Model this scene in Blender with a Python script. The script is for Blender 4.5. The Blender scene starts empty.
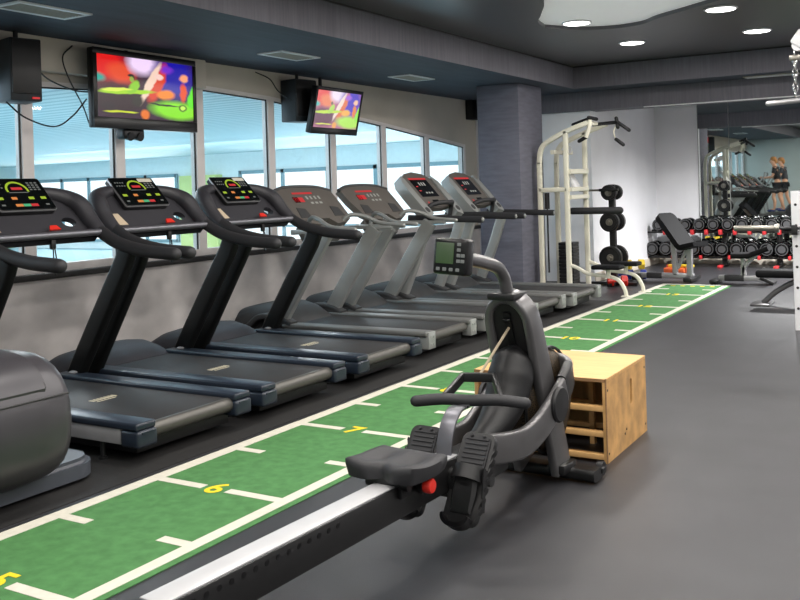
import bpy, bmesh, math, random
from mathutils import Vector, Matrix
random.seed(7)
C = bpy.context.scene.collection
SC = bpy.context.scene
PI = math.pi

# ------------------------------------------------------------------ helpers
def lin(c):
    c = c / 255.0
    return c / 12.92 if c <= 0.04045 else ((c + 0.055) / 1.055) ** 2.4

def col(rgb):
    return (lin(rgb[0]), lin(rgb[1]), lin(rgb[2]), 1.0)

def mat(name, rgb, rough=0.5, metal=0.0, vary=0.0, scale=8.0, bump=0.0, bscale=60.0, coat=0.0, spec=0.5, stretch=(1, 1, 1)):
    m = bpy.data.materials.new(name); m.use_nodes = True
    nt = m.node_tree; b = nt.nodes['Principled BSDF']
    b.inputs['Base Color'].default_value = col(rgb)
    b.inputs['Roughness'].default_value = rough
    b.inputs['Metallic'].default_value = metal
    b.inputs['Specular IOR Level'].default_value = spec
    b.inputs['Coat Weight'].default_value = coat
    tc = nt.nodes.new('ShaderNodeTexCoord')
    mp = nt.nodes.new('ShaderNodeMapping'); mp.inputs['Scale'].default_value = stretch
    nt.links.new(tc.outputs['Object'], mp.inputs['Vector'])
    if vary > 0:
        n = nt.nodes.new('ShaderNodeTexNoise'); n.inputs['Scale'].default_value = scale
        n.inputs['Detail'].default_value = 5.0
        nt.links.new(mp.outputs['Vector'], n.inputs['Vector'])
        r = nt.nodes.new('ShaderNodeValToRGB')
        c = col(rgb)
        r.color_ramp.elements[0].position = 0.3; r.color_ramp.elements[1].position = 0.7
        r.color_ramp.elements[0].color = tuple(max(0, x * (1 - vary)) for x in c[:3]) + (1,)
        r.color_ramp.elements[1].color = tuple(min(1, x * (1 + vary)) for x in c[:3]) + (1,)
        nt.links.new(n.outputs['Fac'], r.inputs['Fac'])
        nt.links.new(r.outputs['Color'], b.inputs['Base Color'])
    if bump > 0:
        n2 = nt.nodes.new('ShaderNodeTexNoise'); n2.inputs['Scale'].default_value = bscale
        n2.inputs['Detail'].default_value = 3.0
        nt.links.new(mp.outputs['Vector'], n2.inputs['Vector'])
        bp = nt.nodes.new('ShaderNodeBump'); bp.inputs['Strength'].default_value = bump
        bp.inputs['Distance'].default_value = 0.01
        nt.links.new(n2.outputs['Fac'], bp.inputs['Height'])
        nt.links.new(bp.outputs['Normal'], b.inputs['Normal'])
    return m

def emit(name, rgb, strength):
    m = bpy.data.materials.new(name); m.use_nodes = True
    nt = m.node_tree; b = nt.nodes['Principled BSDF']
    b.inputs['Base Color'].default_value = (0.02, 0.02, 0.02, 1)
    b.inputs['Emission Color'].default_value = col(rgb)
    b.inputs['Emission Strength'].default_value = strength
    return m

def catmull(P, n=6):
    P = [Vector(p) for p in P]
    if len(P) < 3: return P
    out = []
    for i in range(len(P) - 1):
        p0 = P[i - 1] if i > 0 else P[0] * 2 - P[1]
        p1, p2 = P[i], P[i + 1]
        p3 = P[i + 2] if i + 2 < len(P) else P[-1] * 2 - P[-2]
        for k in range(n):
            t = k / n
            out.append(0.5 * ((2 * p1) + (p2 - p0) * t + (2 * p0 - 5 * p1 + 4 * p2 - p3) * t * t + (3 * p1 - p0 - 3 * p2 + p3) * t ** 3))
    out.append(P[-1].copy())
    return out

def rrect(w, h, r=None, n=4):
    r = min(w, h) * 0.25 if r is None else r
    pts = []
    for cx, cy, a0 in ((w/2-r, h/2-r, 0), (-w/2+r, h/2-r, PI/2), (-w/2+r, -h/2+r, PI), (w/2-r, -h/2+r, 1.5*PI)):
        for k in range(n + 1):
            a = a0 + PI / 2 * k / n
            pts.append((cx + r * math.cos(a), cy + r * math.sin(a)))
    return pts

class MB:
    """collects shapes; build() links them as ONE mesh object"""
    def __init__(self):
        self.bm = bmesh.new(); self.mi = 0; self.M = Matrix.Identity(4)
    def _v(self, p): return self.bm.verts.new(self.M @ Vector(p))
    def _f(self, vs):
        try:
            f = self.bm.faces.new(vs); f.material_index = self.mi; return f
        except ValueError: return None
    def m(self, i): self.mi = i; return self
    def xf(self, M): self.M = M; return self
    def box(self, x0, x1, y0, y1, z0, z1, bev=0.0, seg=2):
        vs = [self._v((x, y, z)) for x in (x0, x1) for y in (y0, y1) for z in (z0, z1)]
        fs = [self._f([vs[i] for i in q]) for q in ((0,1,3,2),(4,6,7,5),(0,4,5,1),(2,3,7,6),(0,2,6,4),(1,5,7,3))]
        if bev > 0:
            es = list({e for f in fs for e in f.edges})
            r = bmesh.ops.bevel(self.bm, geom=es, offset=bev, segments=seg, affect='EDGES', profile=0.5)
            for f in r['faces']: f.material_index = self.mi
        return self
    def ring_loft(self, rings, cap0=True, cap1=True, closed=False):
        R = [[self._v(p) for p in r] for r in rings]
        n = len(R[0])
        seq = list(zip(R, R[1:])) + ([(R[-1], R[0])] if closed else [])
        for a, b in seq:
            for i in range(n):
                self._f([a[i], a[(i+1) % n], b[(i+1) % n], b[i]])
        if not closed:
            if cap0: self._f(list(reversed(R[0])))
            if cap1: self._f(R[-1])
        return self
    def sweep(self, path, sec, up=(0, 0, 1), smooth=0, closed=False, scales=None, cap=True):
        P = catmull(path, smooth) if smooth else [Vector(p) for p in path]
        up = Vector(up); rings = []
        N = len(P)
        for i, p in enumerate(P):
            if closed: t = (P[(i+1) % N] - P[i-1])
            else: t = (P[min(i+1, N-1)] - P[max(i-1, 0)])
            t.normalize()
            side = t.cross(up)
            if side.length < 1e-4: side = t.cross(Vector((1, 0, 0.01)))
            side.normalize(); u = side.cross(t).normalized()
            s = 1.0
            if scales: s = scales[min(int(i * len(scales) / N), len(scales)-1)] if len(scales) != N else scales[i]
            rings.append([p + side * a * s + u * b * s for a, b in sec])
        return self.ring_loft(rings, cap, cap, closed)
    def tube(self, path, r, n=10, smooth=6, up=(0, 0, 1), closed=False, round_end=False):
        P = catmull(path, smooth) if smooth and len(path) > 2 else [Vector(p) for p in path]
        N = len(P)
        if isinstance(r, (int, float)): rs = [r] * N
        else:
            rs = []
            for i in range(N):
                t = i / (N - 1) * (len(r) - 1); k = min(int(t), len(r) - 2); rs.append(r[k] + (r[k+1] - r[k]) * (t - k))
        if round_end and not closed:
            for end in (0, 1):
                if end == 0: d = (P[0] - P[1]).normalized(); p, rr = P[0], rs[0]
                else: d = (P[-1] - P[-2]).normalized(); p, rr = P[-1], rs[-1]
                add = [(p + d * rr * math.sin(a), rr * math.cos(a)) for a in (0.5, 1.0, 1.35)]
                if end == 0:
                    P = [x[0] for x in reversed(add)] + P; rs = [x[1] for x in reversed(add)] + rs
                else:
                    P = P + [x[0] for x in add]; rs = rs + [x[1] for x in add]
        # parallel transport frames
        N = len(P)
        T = []
        for i in range(N):
            t = (P[(i+1) % N] - P[i-1]) if closed else (P[min(i+1, N-1)] - P[max(i-1, 0)])
            T.append(t.normalized())
        u = Vector(up); s = T[0].cross(u)
        if s.length < 1e-3: s = T[0].cross(Vector((1, 0.02, 0)))
        s.normalize(); rings = []
        for i in range(N):
            if i > 0:
                q = T[i-1].rotation_difference(T[i]); s = q @ s
                s = (s - T[i] * s.dot(T[i])).normalized()
            w = s.cross(T[i]).normalized()
            rings.append([P[i] + (s * math.cos(2*PI*k/n) + w * math.sin(2*PI*k/n)) * rs[i] for k in range(n)])
        return self.ring_loft(rings, True, True, closed)
    def cyl(self, p0, p1, r, r1=None, n=18):
        return self.tube([p0, p1], [r, r if r1 is None else r1], n=n, smooth=0)
    def prism(self, pts, ext):
        ext = Vector(ext)
        a = [self._v(p) for p in pts]; b = [self._v(Vector(p) + ext) for p in pts]
        n = len(pts)
        self._f(list(reversed(a))); self._f(b)
        for i in range(n): self._f([a[i], a[(i+1) % n], b[(i+1) % n], b[i]])
        return self
    def lathe(self, prof, o=(0, 0, 0), ax=(0, 0, 1), n=24):
        o = Vector(o); ax = Vector(ax).normalized()
        s = ax.cross(Vector((0, 0, 1)))
        if s.length < 1e-3: s = Vector((1, 0, 0))
        s.normalize(); w = ax.cross(s)
        rings = [[o + ax * h + (s * math.cos(2*PI*k/n) + w * math.sin(2*PI*k/n)) * max(r, 1e-4) for k in range(n)] for r, h in prof]
        return self.ring_loft(rings, True, True)
    def ball(self, c, r, nu=14, nv=9):
        if isinstance(r, (int, float)): r = (r, r, r)
        c = Vector(c); rings = []
        for j in range(nv + 1):
            a = -PI/2 + PI * (j / nv) * 0.998 + PI * 0.001
            rings.append([c + Vector((r[0]*math.cos(a)*math.cos(2*PI*k/nu), r[1]*math.cos(a)*math.sin(2*PI*k/nu), r[2]*math.sin(a))) for k in range(nu)])
        return self.ring_loft(rings)
    def quad(self, a, b, c, d):
        self._f([self._v(p) for p in (a, b, c, d)]); return self
    def poly(self, pts): self._f([self._v(p) for p in pts]); return self
    def build(self, name, mats, parent=None, angle=38, normals=True):
        if normals: bmesh.ops.recalc_face_normals(self.bm, faces=self.bm.faces)
        me = bpy.data.meshes.new(name); self.bm.to_mesh(me); self.bm.free()
        for mm in (mats if isinstance(mats, (list, tuple)) else [mats]): me.materials.append(mm)
        for p in me.polygons: p.use_smooth = True
        me.set_sharp_from_angle(angle=math.radians(angle))
        o = bpy.data.objects.new(name, me); C.objects.link(o)
        if parent: o.parent = parent
        return o

def tag(o, label=None, cat=None, group=None, kind=None):
    if label: o['label'] = label
    if cat: o['category'] = cat
    if group: o['group'] = group
    if kind: o['kind'] = kind
    return o

def thing(name, label, cat, loc=(0, 0, 0), rz=0.0, group=None):
    o = bpy.data.objects.new(name, None); C.objects.link(o)
    o.location = loc; o.rotation_euler = (0, 0, rz); o.empty_display_size = 0.1
    return tag(o, label, cat, group)

def struct(name, mb, m, parent=None, label=None):
    o = mb.build(name, m, parent)
    if not parent: o['kind'] = 'structure'
    if label: o['label'] = label
    return o

def copy_tree(o, parent=None):
    c = o.copy(); C.objects.link(c)
    if parent: c.parent = parent
    for ch in list(o.children): copy_tree(ch, c)
    return c

def screen_quad(name, p, m, parent):
    me = bpy.data.meshes.new(name); me.from_pydata([tuple(q) for q in p], [], [(0, 1, 2, 3)])
    uv = me.uv_layers.new(name='UVMap')
    for i, q in enumerate(((0, 0), (1, 0), (1, 1), (0, 1))): uv.data[i].uv = q
    me.materials.append(m)
    o = bpy.data.objects.new(name, me); C.objects.link(o); o.parent = parent
    return o

# ------------------------------------------------------------------ camera (level, lens shifted down, slight roll)
F_PX, CY, ROLL, YAW, HC = 936.08, 188.77, 0.0299, 0.5387, 1.55
cam_d = bpy.data.cameras.new('camera'); cam = bpy.data.objects.new('camera', cam_d); C.objects.link(cam)
cam_d.sensor_width = 36.0; cam_d.lens = F_PX / 800 * 36.0
cam_d.shift_y = -(300 - CY) / 800.0
cam_d.clip_start = 0.05; cam_d.clip_end = 200
fw = Vector((-math.sin(YAW), math.cos(YAW), 0)); rt = Vector((math.cos(YAW), math.sin(YAW), 0)); up = Vector((0, 0, 1))
cr, sr = math.cos(ROLL), math.sin(ROLL)
cx_ = rt * cr - up * sr; cy_ = rt * sr + up * cr; cz_ = -fw
cam.matrix_world = Matrix(((cx_.x, cy_.x, cz_.x, 0), (cx_.y, cy_.y, cz_.y, 0), (cx_.z, cy_.z, cz_.z, HC), (0, 0, 0, 1)))
SC.camera = cam
SC.view_settings.view_transform = 'Standard'
SC.view_settings.look = 'None'
SC.view_settings.exposure = 0.0

# ------------------------------------------------------------------ materials
M = {}
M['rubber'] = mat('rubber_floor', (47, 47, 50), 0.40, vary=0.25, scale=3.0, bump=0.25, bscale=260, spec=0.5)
M['shade_sheet'] = mat('rubber_in_shade', (34, 33, 33), 0.6, vary=0.3, scale=40, bump=0.3, bscale=200)  # floor rubber darkened to paint the shade in the treadmill zone
M['turf'] = mat('green_turf', (76, 124, 74), 0.85, vary=0.16, scale=14, bump=0.3, bscale=400, spec=0.2)
M['line'] = mat('white_line', (204, 200, 186), 0.8, vary=0.06, scale=20)
M['yellow'] = mat('yellow_paint', (226, 200, 30), 0.7)
M['wall_grey'] = mat('wall_grey', (226, 220, 217), 0.9, vary=0.16, scale=2.2, stretch=(1, 1, 1.5))
M['wall_white'] = mat('wall_white', (238, 238, 241), 0.9, vary=0.03, scale=2)
M['wall_back'] = mat('wall_back', (176, 186, 184), 0.9, vary=0.04, scale=2)
M['fascia'] = mat('fascia_beige', (206, 198, 186), 0.85, vary=0.05, scale=2)
M['soffit'] = mat('soffit_blue', (56, 63, 76), 0.75, vary=0.18, scale=2.5, stretch=(6, 0.7, 1))
M['beam'] = mat('beam_textile', (106, 104, 112), 0.85, vary=0.14, scale=5, stretch=(7, 7, 0.4), bump=0.15, bscale=30)
M['pillar'] = mat('pillar_textile', (106, 106, 118), 0.85, vary=0.14, scale=4, stretch=(1, 1, 6), bump=0.2, bscale=40)
M['ceil_dark'] = mat('ceiling_dark', (84, 82, 86), 0.35, vary=0.05, scale=1)
M['ceil_glow'] = mat('ceiling_pale_glow', (240, 240, 240), 0.3, vary=0.1, scale=0.8)
M['ceil_glow'].node_tree.nodes['Principled BSDF'].inputs['Emission Color'].default_value = (1, 1, 1, 1); M['ceil_glow'].node_tree.nodes['Principled BSDF'].inputs['Emission Strength'].default_value = 0.2  # added glow brightens the pale tray, which is no lamp
M['alu'] = mat('window_aluminium', (232, 226, 224), 0.45, metal=0.0, vary=0.04)
M['sill'] = mat('sill_dark', (34, 32, 31), 0.5)
M['base'] = mat('baseboard_cream', (226, 216, 200), 0.6)
M['black'] = mat('black_plastic', (15, 15, 17), 0.45, vary=0.1, bump=0.05, bscale=200)
M['black_gloss'] = mat('black_gloss', (9, 9, 11), 0.3, spec=0.4)
M['black_soft'] = mat('black_foam', (38, 38, 41), 0.6, vary=0.12, bump=0.1, bscale=150)
M['vinyl'] = mat('black_vinyl', (17, 17, 19), 0.5, vary=0.1, bump=0.06, bscale=80)
M['tm_dash'] = mat('treadmill_charcoal', (50, 49, 54), 0.5, vary=0.08, bump=0.06, bscale=250)
M['tm_blue'] = mat('treadmill_blue_black', (30, 38, 50), 0.36, vary=0.1, stretch=(0.4, 20, 20), scale=6)
M['tm_upright'] = mat('treadmill_black_upright', (8, 9, 9), 0.45, vary=0.1, spec=0.3)
M['belt'] = mat('running_belt', (36, 34, 34), 0.6, vary=0.08, scale=30, bump=0.08, bscale=300)
M['belt_mark'] = mat('belt_mark', (196, 186, 160), 0.8)
M['tm_side'] = mat('treadmill_side_grey', (138, 138, 140), 0.45, vary=0.05)
M['roller'] = mat('roller_steel', (90, 88, 84), 0.4, metal=0.5)
M['bar_metal'] = mat('grey_metal_bar', (112, 112, 118), 0.35, metal=0.6)
M['tm_grey'] = mat('treadmill_grey', (108, 108, 106), 0.45, metal=0.35, vary=0.05)
M['tm_light'] = mat('treadmill_light_grey', (150, 152, 150), 0.42, metal=0.3, vary=0.05)
M['tm_taupe'] = mat('console_taupe', (92, 87, 82), 0.5, vary=0.06)
M['tm_hood'] = mat('motor_hood_grey', (54, 54, 55), 0.55, vary=0.08, bump=0.05)
M['chrome'] = mat('chrome', (200, 200, 202), 0.16, metal=1.0)
M['steel'] = mat('brushed_steel', (150, 146, 138), 0.36, metal=0.9)
M['bench'] = mat('bench_vinyl', (16, 16, 18), 0.65, vary=0.1, spec=0.15)
M['white_rail'] = mat('rail_white', (186, 186, 188), 0.35, metal=0.1, vary=0.04)
M['row_grey'] = mat('rower_grey', (106, 105, 106), 0.3, metal=0.6, vary=0.05)
M['row_black'] = mat('rower_black', (22, 22, 23), 0.38, vary=0.1)
M['db'] = mat('dumbbell_black', (9, 9, 10), 0.22); M['ring'] = mat('dumbbell_ring', (70, 70, 72), 0.3)
M['red'] = mat('red_plastic', (214, 44, 32), 0.4)
M['red_dim'] = mat('red_rubber', (180, 40, 44), 0.5)
M['blue'] = mat('blue_vinyl', (36, 52, 130), 0.45)
M['yellow_vinyl'] = mat('yellow_vinyl', (216, 184, 40), 0.45)
M['orange'] = mat('orange_plastic', (214, 92, 40), 0.5)
M['cream'] = mat('cream_steel', (226, 222, 204), 0.4, vary=0.03)
M['white_steel'] = mat('white_steel', (222, 222, 224), 0.4, vary=0.03)
M['silver'] = mat('silver_paint', (168, 168, 170), 0.35, metal=0.6)
M['ply_top'] = mat('plywood_face', (208, 164, 106), 0.6, vary=0.12, scale=4, stretch=(1, 9, 1))
M['ply_in'] = mat('plywood_inside', (176, 138, 90), 0.7, vary=0.14, scale=5, stretch=(7, 1, 1))
M['ply_edge'] = mat('plywood_edge', (140, 106, 70), 0.7, vary=0.3, scale=20, stretch=(1, 1, 8))
M['paper'] = mat('paper_label', (196, 178, 152), 0.7)
M['vent'] = mat('vent_grille', (150, 146, 136), 0.6, vary=0.1, scale=30, stretch=(1, 20, 1))
M['ellip'] = mat('trainer_grey', (66, 64, 68), 0.36, metal=0.2, vary=0.05)
M['ellip_base'] = mat('trainer_base', (66, 70, 78), 0.5, vary=0.05)
M['skin'] = mat('skin', (206, 156, 126), 0.55, vary=0.06)
M['hair'] = mat('hair_blond', (176, 120, 66), 0.6, vary=0.3, scale=40)
M['shirt_black'] = mat('shirt_black', (24, 26, 28), 0.85, vary=0.1)
M['shirt_grey'] = mat('shirt_grey', (60, 62, 66), 0.85, vary=0.1)
M['shorts'] = mat('shorts_dark', (30, 32, 38), 0.85)
M['shoe'] = mat('shoe_blue', (40, 60, 110), 0.6)
M['lcd'] = emit('lcd_green', (62, 100, 44), 0.42)
M['led_red'] = emit('led_red', (230, 30, 40), 0.7)
M['led_white'] = emit('key_white', (210, 210, 200), 0.5)
M['ui_black'] = mat('ui_black', (10, 12, 12), 0.2)
M['ui_lime'] = emit('ui_lime', (170, 200, 30), 0.8)
M['ui_green'] = emit('ui_green', (70, 190, 130), 0.8)
M['ui_orange'] = emit('ui_orange', (235, 140, 60), 0.8)
M['ui_grey'] = emit('ui_grey', (150, 155, 150), 0.4)
M['lamp'] = emit('downlight_white', (255, 253, 250), 6.0)
M['hall_blue'] = mat('hall_wall_blue', (222, 234, 236), 0.8, vary=0.03)
M['hall_floor'] = mat('hall_floor', (130, 164, 174), 0.65, vary=0.1)
M['hall_green'] = mat('hall_green', (196, 212, 140), 0.8)
M['hall_frame'] = mat('hall_frame', (120, 150, 160), 0.6)
M['hall_day'] = emit('daylight_pane', (238, 250, 255), 1.5)

def glass_mat():
    m = bpy.data.materials.new('window_glass'); m.use_nodes = True; nt = m.node_tree
    for n in list(nt.nodes): nt.nodes.remove(n)
    out = nt.nodes.new('ShaderNodeOutputMaterial'); mx = nt.nodes.new('ShaderNodeMixShader')
    tr = nt.nodes.new('ShaderNodeBsdfTransparent'); tr.inputs['Color'].default_value = (0.92, 0.96, 0.965, 1)
    gl = nt.nodes.new('ShaderNodeBsdfGlossy'); gl.inputs['Roughness'].default_value = 0.02
    mx.inputs['Fac'].default_value = 0.05
    nt.links.new(tr.outputs[0], mx.inputs[1]); nt.links.new(gl.outputs[0], mx.inputs[2]); nt.links.new(mx.outputs[0], out.inputs['Surface'])
    return m
M['glass'] = glass_mat()
def mirror_mat():
    m = bpy.data.materials.new('mirror_silver'); m.use_nodes = True; nt = m.node_tree; b = nt.nodes['Principled BSDF']
    b.inputs['Base Color'].default_value = (0.80, 0.84, 0.82, 1); b.inputs['Metallic'].default_value = 1; b.inputs['Roughness'].default_value = 0.015
    return m
M['mirror'] = mirror_mat()
def mesh_mat():
    m = mat('bronze_mesh', (40, 30, 20), 0.5, metal=0.4)
    nt = m.node_tree; b = nt.nodes['Principled BSDF']
    tc = nt.nodes.new('ShaderNodeTexCoord'); v = nt.nodes.new('ShaderNodeTexVoronoi'); v.inputs['Scale'].default_value = 95
    v.feature = 'DISTANCE_TO_EDGE'
    r = nt.nodes.new('ShaderNodeValToRGB'); r.color_ramp.elements[0].color = (0.075, 0.05, 0.025, 1); r.color_ramp.elements[1].color = (0.004, 0.004, 0.004, 1)
    r.color_ramp.elements[0].position = 0.06; r.color_ramp.elements[1].position = 0.14
    nt.links.new(tc.outputs['Object'], v.inputs['Vector']); nt.links.new(v.outputs['Distance'], r.inputs['Fac']); nt.links.new(r.outputs['Color'], b.inputs['Base Color'])
    return m
M['mesh'] = mesh_mat()
def hall_ceiling_mat():
    m = mat('hall_ceiling', (150, 196, 212), 0.6)
    nt = m.node_tree; b = nt.nodes['Principled BSDF']
    tc = nt.nodes.new('ShaderNodeTexCoord'); w = nt.nodes.new('ShaderNodeTexWave'); w.bands_direction = 'Y'
    w.inputs['Scale'].default_value = 1.3; w.inputs['Distortion'].default_value = 0.6; w.inputs['Detail Scale'].default_value = 0.3
    r = nt.nodes.new('ShaderNodeValToRGB'); r.color_ramp.elements[0].color = col((164, 194, 202)); r.color_ramp.elements[1].color = col((208, 224, 229))
    r.color_ramp.elements[0].position = 0.05; r.color_ramp.elements[1].position = 0.55
    nt.links.new(tc.outputs['Object'], w.inputs['Vector']); nt.links.new(w.outputs['Fac'], r.inputs['Fac']); nt.links.new(r.outputs['Color'], b.inputs['Base Color'])
    return m
M['hall_ceil'] = hall_ceiling_mat()

def tv_mat(name, base, blobs, strength=1.0):
    m = bpy.data.materials.new(name); m.use_nodes = True; nt = m.node_tree; b = nt.nodes['Principled BSDF']
    b.inputs['Base Color'].default_value = (0.01, 0.01, 0.01, 1); b.inputs['Roughness'].default_value = 0.25
    tc = nt.nodes.new('ShaderNodeTexCoord')
    nz = nt.nodes.new('ShaderNodeTexNoise'); nz.inputs['Scale'].default_value = 7
    mxn = nt.nodes.new('ShaderNodeMixRGB'); mxn.inputs['Fac'].default_value = 0.05
    nt.links.new(tc.outputs['UV'], nz.inputs['Vector']); nt.links.new(tc.outputs['UV'], mxn.inputs[1]); nt.links.new(nz.outputs['Color'], mxn.inputs[2])
    cur = nt.nodes.new('ShaderNodeRGB'); cur.outputs[0].default_value = col(base); cur = cur.outputs[0]
    for (u, v, ru, rv, rot, rgb, hard) in blobs:
        mp = nt.nodes.new('ShaderNodeMapping'); mp.vector_type = 'TEXTURE'
        mp.inputs['Location'].default_value = (u, v, 0); mp.inputs['Rotation'].default_value = (0, 0, math.radians(rot)); mp.inputs['Scale'].default_value = (ru, rv, 1)
        nt.links.new(mxn.outputs[0], mp.inputs['Vector'])
        g = nt.nodes.new('ShaderNodeTexGradient'); g.gradient_type = 'SPHERICAL'; nt.links.new(mp.outputs['Vector'], g.inputs['Vector'])
        mr = nt.nodes.new('ShaderNodeMapRange'); mr.inputs['From Min'].default_value = 0.0; mr.inputs['From Max'].default_value = hard
        nt.links.new(g.outputs['Fac'], mr.inputs['Value'])
        mx = nt.nodes.new('ShaderNodeMixRGB'); mx.inputs[2].default_value = col(rgb)
        nt.links.new(mr.outputs[0], mx.inputs['Fac']); nt.links.new(cur, mx.inputs[1]); cur = mx.outputs[0]
    nt.links.new(cur, b.inputs['Emission Color']); b.inputs['Emission Strength'].default_value = strength
    return m
BL = [(0.08, 0.85, 0.3, 0.35, 0, (235, 40, 40), 0.5), (0.25, 0.72, 0.18, 0.22, 20, (240, 110, 60), 0.5), (0.03, 0.62, 0.1, 0.1, 0, (40, 190, 180), 0.6),
      (0.45, 0.92, 0.2, 0.28, 0, (250, 230, 255), 0.5), (0.78, 0.75, 0.3, 0.5, 0, (40, 20, 190), 0.5), (0.2, 0.3, 0.34, 0.3, 0, (70, 20, 50), 0.4),
      (0.6, 0.62, 0.09, 0.42, -14, (230, 90, 40), 0.3), (0.53, 0.6, 0.05, 0.45, -17, (250, 225, 210), 0.3), (0.3, 0.44, 0.34, 0.05, 6, (190, 230, 40), 0.3),
      (0.36, 0.52, 0.06, 0.15, -20, (170, 220, 60), 0.3), (0.36, 0.67, 0.03, 0.05, 0, (90, 80, 60), 0.4), (0.8, 0.2, 0.36, 0.2, -4, (170, 240, 60), 0.4),
      (0.88, 0.74, 0.06, 0.09, 0, (255, 190, 150), 0.4), (0.87, 0.5, 0.05, 0.2, 0, (240, 110, 30), 0.4), (0.68, 0.44, 0.12, 0.1, 10, (255, 170, 50), 0.4),
      (0.98, 0.45, 0.07, 0.26, -10, (130, 240, 40), 0.3), (0.24, 0.12, 0.2, 0.02, 2, (220, 230, 60), 0.3), (0.47, 0.1, 0.06, 0.1, 0, (240, 150, 50), 0.4), (0.7, 0.85, 0.1, 0.1, 0, (150, 70, 220), 0.6)]
BL1 = [(0.18, 0.62, 0.3, 0.3, 0, (90, 12, 30), 0.5)] + [(u, v, a * 0.9, b * 0.9, r, tuple(int(255 * (c / 255) ** 1.5) for c in rgb), h) for (u, v, a, b, r, rgb, h) in BL] + \
  [(0.12, 0.2, 0.1, 0.08, 0, (30, 10, 25), 0.6), (0.4, 0.3, 0.07, 0.12, 0, (30, 26, 20), 0.5), (0.66, 0.28, 0.2, 0.02, -4, (20, 40, 15), 0.4), (0.86, 0.25, 0.05, 0.07, 0, (25, 40, 20), 0.4), (0.86, 0.25, 0.03, 0.045, 0, (200, 250, 90), 0.3), (0.62, 0.72, 0.05, 0.06, 0, (250, 210, 200), 0.4), (0.34, 0.7, 0.035, 0.03, 0, (20, 18, 14), 0.4), (0.35, 0.64, 0.025, 0.05, 0, (150, 170, 60), 0.4), (0.2, 0.46, 0.16, 0.03, 8, (220, 240, 80), 0.3)]
M['tv1'] = tv_mat('tv_picture', (46, 8, 44), BL1, 1.0)
M['tv2'] = tv_mat('tv_picture_pale', (190, 120, 150), [(u, v, a, b, r, tuple(int(c * 0.75 + 60) for c in rgb), h) for (u, v, a, b, r, rgb, h) in BL], 0.95)
LAMP_W, HALL_W, DAY_W, SIDE_FILL_W = 27, 230, 150, 60
# ------------------------------------------------------------------ the room
XW, XB, YB, YC, ZS, ZC = -6.9, -4.93, 13.4, 17.7, 2.97, 3.3
XR, YK = 4.6, -1.4
mb = MB(); mb.box(XW - 0.15, XR + 0.15, YK - 0.15, YC + 0.15, -0.12, 0.0); struct('floor', mb, M['rubber'])

# window wall: low parapet, fascia above the windows
mb = MB(); mb.box(XW - 0.15, XW, YK - 0.15, 14.1, 0, 0.85); struct('wall_left', mb, M['wall_grey'])
mb = MB(); mb.box(XW - 0.15, XW + 0.05, YK, 14.1, 0.85, 0.905, 0.01); struct('trim_1', mb, M['sill'])
TOP = [(-1.4, 2.55), (3.0, 2.56), (5.4, 2.585), (7.46, 2.665), (7.52, 2.72), (8.64, 2.68), (9.6, 2.61), (10.5, 2.535), (11.2, 2.48), (12.1, 2.395), (13.68, 2.24)]
def topz(y):
    for (a, za), (b, zb) in zip(TOP, TOP[1:]):
        if a <= y <= b: return za + (zb - za) * (y - a) / (b - a)
    return TOP[-1][1]
mb = MB()
prev = None
ys = [t[0] for t in TOP] + [14.1]
pts = [(XW - 0.02, t[0], t[1]) for t in TOP] + [(XW - 0.02, 13.685, 0.85), (XW - 0.02, 14.1, 0.85), (XW - 0.02, 14.1, ZS), (XW - 0.02, -1.4, ZS)]
mb.prism(pts, (-0.13, 0, 0)); struct('wall_above_window', mb, M['fascia'])
mb = MB(); mb.box(XW - 0.03, XW + 0.09, YK, 7.47, 2.67, ZS, 0.01); struct('trim_2', mb, M['fascia'])

MULL = [-1.35, -0.25, 0.85, 1.95, 3.05, 4.2, 5.31, 6.35, 7.46, 8.665, 9.925, 11.165, 12.405, 13.68]
for k, (a, b) in enumerate(zip(MULL, MULL[1:])):
    fr = MB(); x0, x1 = XW - 0.10, XW - 0.01
    w = 0.058; za, zb = topz(a + 0.02), topz(b - 0.02); z0 = 0.905
    fr.prism([(x0, a, z0), (x0, a + w, z0), (x0, a + w, topz(a + w)), (x0, a, za)], (x1 - x0, 0, 0))
    fr.prism([(x0, b - w, z0), (x0, b, z0), (x0, b, zb), (x0, b - w, topz(b - w))], (x1 - x0, 0, 0))
    fr.box(x0, x1, a + w, b - w, z0, z0 + 0.07)
    fr.prism([(x0, a + w, topz(a + w) - 0.045), (x0, b - w, topz(b - w) - 0.045), (x0, b - w, topz(b - w)), (x0, a + w, topz(a + w))], (x1 - x0, 0, 0))
    f = fr.build('window_%d' % (k + 1), M['alu']); f['kind'] = 'structure'
    gk = MB(); g0 = x0 + 0.03
    for (ya, yb, zz0, zz1) in ((a + w, a + w + 0.014, None, None), (b - w - 0.014, b - w, None, None)):
        gk.prism([(x1 - 0.03, ya, z0 + 0.07), (x1 - 0.03, yb, z0 + 0.07), (x1 - 0.03, yb, topz(yb) - 0.045), (x1 - 0.03, ya, topz(ya) - 0.045)], (0.012, 0, 0))
    gk.prism([(x1 - 0.03, a + w, topz(a + w) - 0.06), (x1 - 0.03, b - w, topz(b - w) - 0.06), (x1 - 0.03, b - w, topz(b - w) - 0.044), (x1 - 0.03, a + w, topz(a + w) - 0.044)], (0.012, 0, 0))
    gk.build('window_gasket', M['sill'], f)
    gp = MB(); gp.quad((g0 + 0.02, a + w, z0 + 0.07), (g0 + 0.02, b - w, z0 + 0.07), (g0 + 0.02, b - w, topz(b - w) - 0.045), (g0 + 0.02, a + w, topz(a + w) - 0.045))
    gp.build('window_pane', M['glass'], f)

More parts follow.
